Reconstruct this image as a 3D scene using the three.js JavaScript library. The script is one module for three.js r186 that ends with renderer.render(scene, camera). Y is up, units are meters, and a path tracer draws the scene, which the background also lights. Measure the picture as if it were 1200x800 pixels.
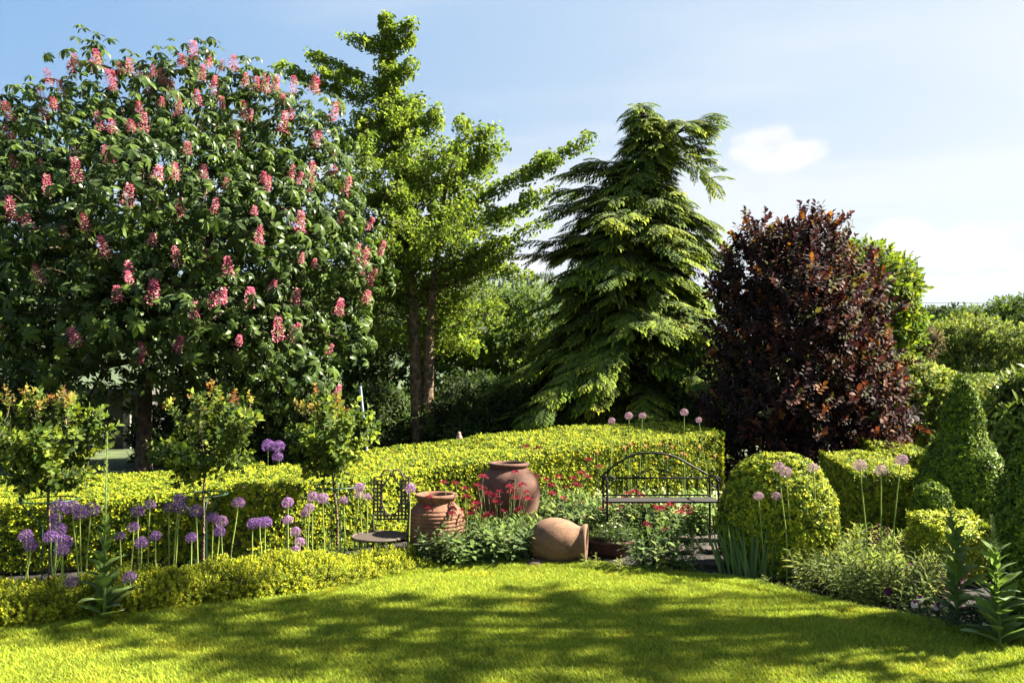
import * as THREE from 'three';
import { ImprovedNoise } from 'three/addons/math/ImprovedNoise.js';
import { mergeGeometries } from 'three/addons/utils/BufferGeometryUtils.js';

// ------------------------------------------------------------------ camera, sky, sun, exposure
const scene = new THREE.Scene();
const F = 933, HY = 452, EYE = 1.6;                 // focal length in photo pixels, horizon row, eye height
const camera = new THREE.PerspectiveCamera(2 * Math.atan(400 / F) * 180 / Math.PI, 1.5, 0.1, 9000);
camera.position.set(0, EYE, 0);
camera.lookAt(0, EYE, -1);
camera.setViewOffset(1200, 800, 0, 400 - HY, 1200, 800);
const renderer = new THREE.WebGLRenderer({ antialias: true });
renderer.toneMapping = THREE.LinearToneMapping;
const EXPOSURE = 8;
renderer.toneMappingExposure = EXPOSURE;
renderer.shadowMap.enabled = true;
const SUN = new THREE.Vector3(0.73, 0.67, -0.15).normalize();
const sun = new THREE.DirectionalLight(new THREE.Color(1, 0.92, 0.75), 5);
sun.name = 'sun';
sun.position.copy(SUN).multiplyScalar(60);
sun.castShadow = true;
sun.shadow.radius = 1;
Object.assign(sun.shadow.camera, { left: -25, right: 25, top: 25, bottom: -25, near: 1, far: 150 });
sun.shadow.mapSize.set(2048, 2048);
scene.add(sun); scene.add(sun.target);

// ------------------------------------------------------------------ small tools
const noise = new ImprovedNoise();
const N3 = (x, y, z) => noise.noise(x, y, z);
const fbm = (x, y, z, o = 4) => { let s = 0, a = 0.5; for (let i = 0; i < o; i++) { s += a * N3(x, y, z); x = x * 2.03 + 5.1; y = y * 2.03 + 1.7; z = z * 2.03 + 9.2; a *= 0.5; } return s; };
let seedState = 12345;
const setSeed = (s) => { seedState = s | 0; };
const rnd = () => { seedState = (seedState + 0x6d2b79f5) | 0; let t = Math.imul(seedState ^ (seedState >>> 15), 1 | seedState); t = (t + Math.imul(t ^ (t >>> 7), 61 | t)) ^ t; return ((t ^ (t >>> 14)) >>> 0) / 4294967296; };
const rr = (a, b) => a + (b - a) * rnd();
const gauss = () => (rnd() + rnd() + rnd() + rnd() - 2) * 0.9;
const clamp = THREE.MathUtils.clamp, lerp = THREE.MathUtils.lerp;
const sstep = (a, b, x) => { const t = clamp((x - a) / (b - a), 0, 1); return t * t * (3 - 2 * t); };
const V = (x, y, z) => new THREE.Vector3(x, y, z);
const UPV = V(0, 1, 0);
const table = (tab, x) => { if (x <= tab[0][0]) return tab[0][1]; for (let i = 1; i < tab.length; i++) if (x <= tab[i][0]) return lerp(tab[i - 1][1], tab[i][1], (x - tab[i - 1][0]) / (tab[i][0] - tab[i - 1][0])); return tab[tab.length - 1][1]; };
const onSphere = () => { const z = rr(-1, 1), a = rr(0, Math.PI * 2), r = Math.sqrt(1 - z * z); return V(r * Math.cos(a), z, r * Math.sin(a)); };
const at = (px, py, d) => V((px - 600) / F * d, EYE - (py - HY) / F * d, -d);         // a photo pixel at a depth
const depthAt = (py) => F * EYE / (py - HY);                                           // depth of the ground in a pixel row
const ground = (px, py) => { const p = at(px, py, depthAt(py)); p.y = 0; return p; };

// ------------------------------------------------------------------ sky: clear air, thin high cloud, a few cumulus
{
  const W = 3072, H = 1536, data = new Float32Array(W * H * 4);
  const az = (px) => Math.atan2((px - 600), F), el = (px, py) => Math.atan2(HY - py, Math.hypot(F, px - 600));
  const puffs = [[890, 172, 40, 20], [915, 186, 46, 20], [874, 178, 22, 15], [1075, 285, 45, 26], [1120, 292, 70, 26], [1185, 300, 60, 18], [610, 312, 60, 18], [1130, 335, 110, 10], [820, 350, 60, 9]].map(([x, y, a, b]) => [az(x), el(x, y), a / F, b / F]);
  for (let j = 0; j < H; j++) {
    const e = ((j + 0.5) / H - 0.5) * Math.PI, y = Math.sin(e), ce = Math.cos(e);
    for (let i = 0; i < W; i++) {
      const a = ((i + 0.5) / W - 0.5) * 2 * Math.PI, x = Math.cos(a) * ce, z = Math.sin(a) * ce, k = (j * W + i) * 4;
      const c = x * SUN.x + y * SUN.y + z * SUN.z, eu = Math.max(e, 0);
      const haze = clamp(Math.exp(-eu / 0.24) * 0.5 + Math.pow((c + 1) / 2, 3) * 1.05 + Math.exp(-eu / 0.3) * Math.pow((c + 1) / 2, 1.5) * 0.45, 0, 1);
      let r = lerp(0.06, 0.87, haze), g = lerp(0.335, 0.96, haze), b = lerp(0.75, 1.04, haze);
      if (e > -0.02) {
        const yy = y + 0.12, u = x / yy, v = z / yy;
        // thin streaked high cloud
        const ci = fbm(u * 0.55 + v * 0.25 + 3.1, v * 1.5 - u * 0.35, 4.2, 5) + 0.45 * fbm(u * 0.3, v * 0.35, 8.8, 3);
        const low = Math.exp(-Math.pow((e - 0.2) / 0.11, 2));
        let m = sstep(-0.02, 0.46, ci + low * 0.2) * (0.4 + 0.3 * low);
        r = lerp(r, 0.95, m); g = lerp(g, 0.98, m); b = lerp(b, 1.03, m);
        // heaped cloud near the horizon, all round, and the ones in view
        const aa = Math.atan2(x, -z);
        let f = -1;
        if (e < 0.45) {
          const n = fbm(aa * 16 + 2, e * 26, 1.3, 5), n2 = fbm(aa * 5 + 7, e * 9, 6.1, 3);
          f = n * 0.9 + n2 * 1.0 - 0.34 - Math.abs(e - 0.1) * 3.0;
          for (const p of puffs) { const da = (aa - p[0]) / p[2], de = (e - p[1]) / (e < p[1] ? p[3] * 0.7 : p[3]); const q = 0.62 - (da * da + de * de) * 0.55 + n * 0.95; if (q > f) f = q; }
        }
        const cm = sstep(0, 0.42, f) * 0.95;
        if (cm > 0) {
          const t = sstep(0.1, 1.0, f + fbm(aa * 30, e * 42, 3.3, 3) * 0.9);
          r = lerp(r, lerp(0.93, 1.10, t), cm); g = lerp(g, lerp(0.96, 1.10, t), cm); b = lerp(b, lerp(1.02, 1.11, t), cm);
        }
      }
      data[k] = r / EXPOSURE; data[k + 1] = g / EXPOSURE; data[k + 2] = b / EXPOSURE; data[k + 3] = 1;
    }
  }
  const tex = new THREE.DataTexture(data, W, H, THREE.RGBAFormat, THREE.FloatType);
  tex.mapping = THREE.EquirectangularReflectionMapping;
  tex.magFilter = THREE.LinearFilter; tex.needsUpdate = true;
  scene.background = tex; scene.environment = tex;
}

// ------------------------------------------------------------------ geometry collector
class GB {
  constructor() { this.p = []; this.i = []; this.c = []; this.u = []; this.col = [1, 1, 1]; }
  v(x, y, z, u = 0, w = 0) { this.p.push(x, y, z); this.c.push(...this.col); this.u.push(u, w); return this.p.length / 3 - 1; }
  t(a, b, c) { this.i.push(a, b, c); }
  color(r, g, b) { this.col = [r, g, b]; return this; }
  // a leaf: base, direction, upper side, length, width; rows along the midrib, folded and drooping
  leaf(b, dir, up, L, Wd, { rows = 2, fold = 0.25, droop = 0.2, widest = 0.5, tip = 0.05, flat = false } = {}) {
    const d = dir.clone().normalize(), s = V().crossVectors(d, up).normalize(), n = V().crossVectors(s, d).normalize();
    const prof = (t) => (t < widest ? Math.sin(t / widest * Math.PI / 2) : tip + (1 - tip) * Math.cos((t - widest) / (1 - widest) * Math.PI / 2));
    const pos = (t, w) => { const q = b.clone().addScaledVector(d, L * t).addScaledVector(n, -droop * L * t * t + Math.abs(w) * Wd * fold).addScaledVector(s, w * Wd); return q; };
    let m0 = null, l0 = null, r0 = null;
    for (let k = 0; k <= rows; k++) {
      const t = k / rows, w = k === rows ? 0 : k === 0 ? 0 : prof(t) * 0.5;
      const q = pos(t, 0), m = this.v(q.x, q.y, q.z, 0.5, t);
      let l = m, r = m;
      if (w > 0) { const a = pos(t, -w), c = pos(t, w); l = this.v(a.x, a.y, a.z, 0, t); r = this.v(c.x, c.y, c.z, 1, t); }
      if (m0 !== null) {
        if (l !== m) { this.t(m0, m, l); if (l0 !== m0) this.t(m0, l, l0); } else if (l0 !== m0) this.t(m0, m, l0);
        if (r !== m) { this.t(m0, r, m); if (r0 !== m0) this.t(m0, r0, r); } else if (r0 !== m0) this.t(m0, r0, m);
      }
      m0 = m; l0 = l; r0 = r;
    }
    return this;
  }
  // a tapered tube through points
  tube(pts, rad, seg = 6, { cap = true, vscale = 1 } = {}) {
    const n = pts.length; let ref = V(0.3, 0.1, 0.9).normalize(), rings = [], len = 0;
    for (let k = 0; k < n; k++) {
      const d = (k < n - 1 ? pts[k + 1].clone().sub(pts[k]) : pts[k].clone().sub(pts[k - 1])).normalize();
      if (k > 0) { const e = pts[k].clone().sub(pts[k - 1]).normalize(); d.add(e).normalize(); len += pts[k].distanceTo(pts[k - 1]); }
      let s = V().crossVectors(d, ref); if (s.lengthSq() < 1e-4) s = V().crossVectors(d, V(1, 0, 0)); s.normalize();
      const t = V().crossVectors(s, d).normalize(); ref = t.clone().negate().cross(d).cross(d).normalize(); ref = t.clone();
      ref = V().crossVectors(d, s).normalize(); ref = V().crossVectors(s, d).normalize();
      const r = typeof rad === 'function' ? rad(k / (n - 1)) : Array.isArray(rad) ? rad[k] : rad, ring = [];
      for (let j = 0; j <= seg; j++) { const a = j / seg * Math.PI * 2, q = pts[k].clone().addScaledVector(s, Math.cos(a) * r).addScaledVector(t, Math.sin(a) * r); ring.push(this.v(q.x, q.y, q.z, j / seg * 6.283 * Math.max(r, 0.02) * vscale, len * vscale)); }
      rings.push(ring);
    }
    for (let k = 0; k < n - 1; k++) for (let j = 0; j < seg; j++) { const a = rings[k][j], b = rings[k][j + 1], c = rings[k + 1][j], e = rings[k + 1][j + 1]; this.t(a, b, c); this.t(b, e, c); }
    if (cap) for (const [ring, p, f] of [[rings[0], pts[0], 1], [rings[n - 1], pts[n - 1], 0]]) { const m = this.v(p.x, p.y, p.z); for (let j = 0; j < seg; j++) f ? this.t(m, ring[j + 1], ring[j]) : this.t(m, ring[j], ring[j + 1]); }
    return this;
  }
  geo(smooth = true) {
    const g = new THREE.BufferGeometry();
    g.setAttribute('position', new THREE.Float32BufferAttribute(this.p, 3));
    g.setAttribute('color', new THREE.Float32BufferAttribute(this.c, 3));
    g.setAttribute('uv', new THREE.Float32BufferAttribute(this.u, 2));
    g.setIndex(this.i);
    g.computeVertexNormals();
    return g;
  }
}
const curve = (pts, n = 12) => new THREE.CatmullRomCurve3(pts).getPoints(n);

// ------------------------------------------------------------------ textures
function noiseTex(size, fn, srgb = true, repeat = 1) {   // fn(x, y) -> [r, g, b] 0..1 with periodic coordinates
  const d = new Uint8Array(size * size * 4);
  for (let y = 0; y < size; y++) for (let x = 0; x < size; x++) { const c = fn(x / size, y / size), k = (y * size + x) * 4; d[k] = clamp(c[0], 0, 1) * 255; d[k + 1] = clamp(c[1], 0, 1) * 255; d[k + 2] = clamp(c[2], 0, 1) * 255; d[k + 3] = 255; }
  const t = new THREE.DataTexture(d, size, size); t.magFilter = THREE.LinearFilter; t.wrapS = t.wrapT = THREE.RepeatWrapping; t.repeat.set(repeat, repeat);
  if (srgb) t.colorSpace = THREE.SRGBColorSpace; t.needsUpdate = true; return t;
}
// periodic noise: blend of shifted copies on a torus
const pn = (x, y, f, o, z = 0) => { const a = x * 2 * Math.PI, b = y * 2 * Math.PI, s = f / (2 * Math.PI); return fbm(Math.cos(a) * s + 11, Math.sin(a) * s + Math.cos(b) * s * 0.9 + z, Math.sin(b) * s + 5, o); };
const barkBump = noiseTex(256, (x, y) => { const n = 0.5 + Math.abs(pn(x, y * 0.999, 14, 4)) * 1.1 - 0.35 * pn(x, y, 40, 2, 3); return [n, n, n]; }, false);
const barkColor = noiseTex(256, (x, y) => { const n = 0.62 + pn(x, y, 10, 5) * 0.75; return [n * 0.98, n * 0.92, n * 0.84]; });
const grainBump = noiseTex(256, (x, y) => { const n = 0.5 + pn(x, y, 30, 4) * 0.9; return [n, n, n]; }, false);
const clayColor = noiseTex(512, (x, y) => { const n = pn(x, y, 5, 5), s = pn(x, y, 40, 3, 4), w = sstep(0.10, 0.32, pn(x, y, 7, 5, 9)) * 0.45; const b = 0.86 + n * 0.35 + s * 0.25; return [lerp(b, 1.0, w), lerp(b * 0.97, 0.97, w), lerp(b * 0.94, 0.99, w)]; });
const soilColor = noiseTex(512, (x, y) => { const n = 0.55 + pn(x, y, 14, 5) * 0.9 + pn(x, y, 70, 2, 3) * 0.6; return [n, n * 0.95, n * 0.9]; });
const patchTex = noiseTex(512, (x, y) => { const n = 0.7 + pn(x, y, 9, 5) * 0.6; return [n * 0.98, n, n * 0.85]; });

// ------------------------------------------------------------------ materials
const LIN = (r, g, b) => new THREE.Color().setRGB(r, g, b);
const foliage = (trans = 0.4, coat = 0.15, coatRough = 0.45, vertexColors = true) => new THREE.MeshPhysicalMaterial({ color: LIN(1, 1, 1), roughness: 1, specularIntensity: 0.25, transmission: trans, thickness: 0, clearcoat: coat, clearcoatRoughness: coatRough, side: THREE.DoubleSide, vertexColors });
const M = {
  leaf: foliage(0.45, 0.05, 0.5),
  glossy: foliage(0.28, 0.22, 0.3),
  beech: foliage(0.45, 0.08, 0.4),
  thinLeaf: foliage(0.52, 0.05, 0.5),
  box: foliage(0.18, 0.06, 0.25),
  needle: foliage(0.3, 0.03, 0.5),
  petal: foliage(0.35, 0.0, 0.5),
  grass: foliage(0.42, 0.06, 0.45),
  bark: new THREE.MeshStandardMaterial({ color: LIN(0.17, 0.125, 0.09), roughness: 0.95, map: barkColor, bumpMap: barkBump, bumpScale: 0.025 }),
  barkPale: new THREE.MeshStandardMaterial({ color: LIN(0.30, 0.22, 0.155), roughness: 0.95, map: barkColor, bumpMap: barkBump, bumpScale: 0.03 }),
  twig: new THREE.MeshStandardMaterial({ color: LIN(0.16, 0.10, 0.06), roughness: 0.9 }),
  core: new THREE.MeshStandardMaterial({ color: LIN(0.12, 0.09, 0.06), roughness: 1 }),
  stem: foliage(0.15, 0.08, 0.4),
  soil: new THREE.MeshStandardMaterial({ color: LIN(0.034, 0.023, 0.016), roughness: 1, map: soilColor, bumpMap: soilColor, bumpScale: 0.03 }),
  clay: new THREE.MeshStandardMaterial({ color: LIN(0.15, 0.082, 0.046), roughness: 0.92, map: clayColor, bumpMap: grainBump, bumpScale: 0.0012 }),
  clayDark: new THREE.MeshStandardMaterial({ color: LIN(0.10, 0.042, 0.028), roughness: 0.9, map: clayColor, bumpMap: grainBump, bumpScale: 0.0012 }),
  clayRib: new THREE.MeshStandardMaterial({ color: LIN(0.16, 0.072, 0.04), roughness: 0.92, map: clayColor, bumpMap: grainBump, bumpScale: 0.001 }),
  iron: new THREE.MeshPhysicalMaterial({ color: LIN(0.004, 0.004, 0.0045), roughness: 0.55, specularIntensity: 0.4 }),
  rust: new THREE.MeshStandardMaterial({ color: LIN(0.055, 0.04, 0.032), roughness: 0.8, metalness: 0.1, bumpMap: grainBump, bumpScale: 0.001 }),
  slat: new THREE.MeshStandardMaterial({ color: LIN(0.016, 0.012, 0.01), roughness: 0.8, map: barkColor }),
  greenMetal: new THREE.MeshStandardMaterial({ color: LIN(0.004, 0.035, 0.02), roughness: 0.5 }),
  paleMetal: new THREE.MeshStandardMaterial({ color: LIN(0.32, 0.38, 0.46), roughness: 0.5, metalness: 0.3 }),
  stone: new THREE.MeshStandardMaterial({ color: LIN(0.17, 0.13, 0.10), roughness: 0.95, map: soilColor, bumpMap: grainBump, bumpScale: 0.01 }),
  slab: new THREE.MeshStandardMaterial({ color: LIN(0.085, 0.062, 0.048), roughness: 0.95, map: soilColor, bumpMap: grainBump, bumpScale: 0.01 }),
  board: new THREE.MeshStandardMaterial({ color: LIN(0.5, 0.52, 0.55), roughness: 0.8, map: barkColor }),
  shedDark: new THREE.MeshStandardMaterial({ color: LIN(0.06, 0.055, 0.05), roughness: 0.9 }),
  field: new THREE.MeshStandardMaterial({ color: LIN(0.07, 0.10, 0.025), roughness: 1, map: patchTex }),
  lawnBase: new THREE.MeshStandardMaterial({ color: LIN(0.08, 0.11, 0.02), roughness: 1, map: patchTex }),
  hill: new THREE.MeshStandardMaterial({ color: LIN(0.05, 0.075, 0.03), roughness: 1 }),
};

// ------------------------------------------------------------------ scene graph helpers
const taken = new Map();
const numbered = (n) => { const k = taken.get(n) ?? 0; taken.set(n, k + 1); return k ? `${n}_${String(k).padStart(3, '0')}` : n; };
function thing(name, label, category, pos = V(0, 0, 0), group) {
  const o = new THREE.Group(); o.name = numbered(name); o.position.copy(pos); o.userData = { label, category };
  if (group) o.userData.group = group;
  scene.add(o); return o;
}
function part(name, geo, mat, parent, kind) {
  const m = new THREE.Mesh(geo, mat); m.name = name; m.castShadow = m.receiveShadow = true; if (kind) m.userData.kind = kind; parent.add(m); return m;
}
function structure(name, geo, mat, label, category) {
  const m = part(numbered(name), geo, mat, scene, 'structure'); m.userData.label = label; m.userData.category = category; return m;
}
const _m = new THREE.Matrix4(), _q = new THREE.Quaternion(), _q2 = new THREE.Quaternion(), _s = V(), _c = new THREE.Color();
function scatter(parent, name, geo, mat, items) {   // items: [position, axis for +Y, scale, colour, roll]
  if (!items.length) return null;
  const im = new THREE.InstancedMesh(geo, mat, items.length); im.name = name; im.userData.kind = 'stuff'; im.castShadow = im.receiveShadow = true;
  items.forEach(([p, ax, s, col, roll], k) => {
    _q.setFromUnitVectors(UPV, ax.clone().normalize());
    _q2.setFromAxisAngle(UPV, roll ?? 0); _q.multiply(_q2);
    _s.setScalar(s); _m.compose(p, _q, _s); im.setMatrixAt(k, _m);
    im.setColorAt(k, _c.setRGB(col[0], col[1], col[2]));
  });
  parent.add(im); return im;
}
const palette = (list, jitter = 0.15) => () => { let w = rnd() * list.reduce((a, c) => a + (c[3] ?? 1), 0), pick = list[0]; for (const c of list) { w -= c[3] ?? 1; if (w <= 0) { pick = c; break; } } const k = 1 + rr(-jitter, jitter); return [pick[0] * k, pick[1] * k * (1 + rr(-0.06, 0.06)), pick[2] * k]; };

// ------------------------------------------------------------------ leaf clusters (shared shapes)
function sprig({ n = 10, len = 0.07, L = 0.02, W = 0.011, spread = 0.9, rows = 2, fold = 0.25, droop = 0.15, stem = 0, whorl = 2.4, tipLeaf = true, vary = 0.15, seed = 1, widest = 0.5, tipEl = 0.35 }) {
  setSeed(seed * 977); const g = new GB();
  if (stem) { g.color(0.55, 0.5, 0.4); g.tube([V(0, 0, 0), V(0, len, 0)], [stem, stem * 0.5], 3, { cap: false }); }
  for (let k = 0; k < n; k++) {
    const t = (k + 0.6) / n, a = k * whorl + rr(-0.3, 0.3), el = lerp(spread, tipEl, t * t) + rr(-0.2, 0.2);
    const dir = V(Math.cos(a) * Math.sin(el), Math.cos(el), Math.sin(a) * Math.sin(el)), s = rr(0.8, 1.2), w = 1 + rr(-vary, vary);
    g.color(w, w, w); g.leaf(V(0, len * t, 0), dir, V(dir.x * -0.4, 1, dir.z * -0.4), L * s, W * s, { rows, fold, droop, widest });
  }
  return g.geo();
}
const boxSprigs = [1, 2, 3].map((s) => sprig({ n: 10, len: 0.045, L: 0.026, W: 0.017, seed: s, rows: 2, whorl: 2.2, spread: 1.4, tipEl: 0.85, vary: 0.3 }));
const yewSprigs = [4, 5].map((s) => sprig({ n: 11, len: 0.06, L: 0.024, W: 0.010, seed: s, rows: 2 }));
const goldSprigs = [6, 7].map((s) => sprig({ n: 12, len: 0.08, L: 0.019, W: 0.012, seed: s, stem: 0.0012, spread: 1.2 }));
const broadSprigs = [8, 9].map((s) => sprig({ n: 8, len: 0.16, L: 0.09, W: 0.05, seed: s, rows: 3, stem: 0.003, spread: 1.3, droop: 0.25 }));
const beechSprigs = [10, 11].map((s) => sprig({ n: 7, len: 0.17, L: 0.085, W: 0.056, seed: s, rows: 3, stem: 0.0025, spread: 1.25, whorl: 3.0, droop: 0.2 }));
const roseSprigs = [12, 13].map((s) => sprig({ n: 8, len: 0.13, L: 0.048, W: 0.034, seed: s, rows: 3, stem: 0.002, spread: 1.3, droop: 0.2 }));
const laurelSprigs = [14, 15].map((s) => sprig({ n: 9, len: 0.2, L: 0.13, W: 0.045, seed: s, rows: 3, stem: 0.004, spread: 1.1, droop: 0.3 }));

function ginkgoCluster(seed) {
  setSeed(seed); const g = new GB();
  for (let k = 0; k < 7; k++) {
    const a = rr(0, 6.28), e = rr(0.3, 1.5), d = V(Math.cos(a) * Math.sin(e), Math.cos(e), Math.sin(a) * Math.sin(e)), L = rr(0.045, 0.066), w = rr(0.8, 1.2), b = d.clone().multiplyScalar(rr(0.03, 0.13)).add(V(0, rr(0, 0.05), 0));
    const s = V().crossVectors(d, V(rr(-1, 1), rr(0.2, 1), rr(-1, 1))).normalize();
    g.color(w, w, w);
    const i0 = g.v(b.x, b.y, b.z); const row = [];
    for (let j = -2; j <= 2; j++) { const an = j * 0.42, q = b.clone().addScaledVector(d, Math.cos(an) * L).addScaledVector(s, Math.sin(an) * L * 1.15); q.y -= 0.012; row.push(g.v(q.x, q.y, q.z)); }
    for (let j = 0; j < 4; j++) g.t(i0, row[j], row[j + 1]);
  }
  return g.geo();
}
const ginkgoLeaves = [21, 22].map(ginkgoCluster);

function hemlockSpray(seed) {          // a flat frond along +Z with its upper side to +Y, tip drooping
  setSeed(seed); const g = new GB(), L = 0.5;
  const axis = (t) => V(0, 0.02 * Math.sin(t * 3) - 0.16 * t * t, L * t);
  g.color(0.55, 0.42, 0.3); g.tube([axis(0), axis(0.5), axis(1)], [0.004, 0.003, 0.0015], 3, { cap: false });
  for (let k = 0; k < 18; k++) {
    const t = (k + 1) / 19, side = k % 2 ? 1 : -1, b = axis(t), len = 0.19 * Math.sin(Math.PI * Math.min(1, t * 0.85 + 0.18)) * rr(0.8, 1.2), ang = rr(0.7, 0.95);
    const dir = V(side * Math.sin(ang), -0.18, Math.cos(ang)).normalize(), w = rr(0.8, 1.1);
    g.color(w, w, w); g.leaf(b, dir, UPV, len, 0.030, { rows: 3, fold: 0.1, droop: 0.25, widest: 0.35, tip: 0.4 });
    for (let j = 0; j < 3; j++) {
      const u = 0.3 + j * 0.22, bb = b.clone().addScaledVector(dir, len * u); bb.y -= 0.25 * len * u * u;
      const tipW = j === 2 ? 1.75 : 1; g.color(w * tipW * (j === 2 ? 1.1 : 1), w * tipW, w);
      g.leaf(bb, V(dir.x * 0.6 + (j % 2 ? 0.7 : -0.7) * side * dir.z, -0.25, dir.z + 0.3 * (j % 2 ? -1 : 1)), UPV, len * 0.42, 0.024, { rows: 2, fold: 0.1, droop: 0.3 });
    }
  }
  g.color(1.9, 1.75, 1); g.leaf(axis(0.9), V(0, -0.35, 1), UPV, 0.12, 0.03, { rows: 2, droop: 0.3 });
  return g.geo();
}
const hemlockSprays = [31, 32, 33].map(hemlockSpray);

function palmate(seed) {               // horse chestnut leaf, upper side +Y
  setSeed(seed); const g = new GB(), n = 6;
  for (let k = 0; k < n; k++) {
    const a = (k / (n - 1) - 0.5) * 4.6 + rr(-0.12, 0.12), L = 0.19 * (1 - 0.32 * Math.abs(k / (n - 1) - 0.5) * 2) * rr(0.9, 1.1), w = rr(0.88, 1.12);
    g.color(w, w, w); g.leaf(V(0, 0, 0), V(Math.sin(a), -0.22 + rr(-0.15, 0.1), Math.cos(a)), UPV, L, L * 0.40, { rows: 4, fold: 0.22, droop: rr(0.25, 0.55), widest: 0.66, tip: 0.0 });
  }
  return g.geo();
}
const palmates = [41, 42, 43].map(palmate);

function panicle(seed) {               // upright chestnut flower spike along +Y
  setSeed(seed); const g = new GB(), L = 0.30;
  g.color(0.35, 0.28, 0.2); g.tube([V(0, 0, 0), V(0, L, 0)], [0.006, 0.002], 4);
  for (let k = 0; k < 62; k++) {
    const t = 0.12 + 0.88 * k / 62, a = k * 2.4, r = (0.072 * Math.pow(1 - t, 0.55) + 0.012) * rr(0.55, 1.25), b = V(Math.cos(a) * r, L * t, Math.sin(a) * r);
    const pale = rnd() < 0.28, w = rr(0.75, 1.2);
    pale ? g.color(0.56 * w, 0.28 * w, 0.29 * w) : g.color(0.44 * w, 0.08 * w, 0.15 * w);
    for (let j = 0; j < 3; j++) { const q = a + (j - 1) * 1.1; g.leaf(b, V(Math.cos(q), rr(-0.1, 0.8), Math.sin(q)), UPV, 0.032 * rr(0.8, 1.2), 0.024, { rows: 2, droop: 0.1 }); }
  }
  return g.geo();
}
const panicles = [51, 52, 53].map(panicle);

// ------------------------------------------------------------------ ground
{
  const g = new THREE.CircleGeometry(3900, 96); g.rotateX(-Math.PI / 2);
  const uv = g.attributes.uv, p = g.attributes.position; for (let i = 0; i < p.count; i++) uv.setXY(i, p.getX(i) / 3, p.getZ(i) / 3);
  const m = structure('ground', g, M.field, 'rough grassy ground stretching beyond the garden hedges', 'ground'); m.position.y = -0.06;
}
const lawnEdge = [[-420, 800], [-200, 772], [0, 746], [100, 734], [200, 721], [300, 709], [360, 700], [400, 690], [440, 677], [500, 669], [600, 665], [690, 664], [775, 675], [860, 683], [920, 697], [1000, 717], [1075, 731], [1200, 756], [1400, 800]].map(([x, y]) => ground(x, y));
const edgeCurve = new THREE.CatmullRomCurve3(lawnEdge).getPoints(160);
const edgeZ = (x) => { for (let i = 1; i < edgeCurve.length; i++) { const a = edgeCurve[i - 1], b = edgeCurve[i]; if ((a.x <= x && x <= b.x)) return lerp(a.z, b.z, (x - a.x) / (b.x - a.x)); } return x < 0 ? edgeCurve[0].z : edgeCurve[160].z; };
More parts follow.
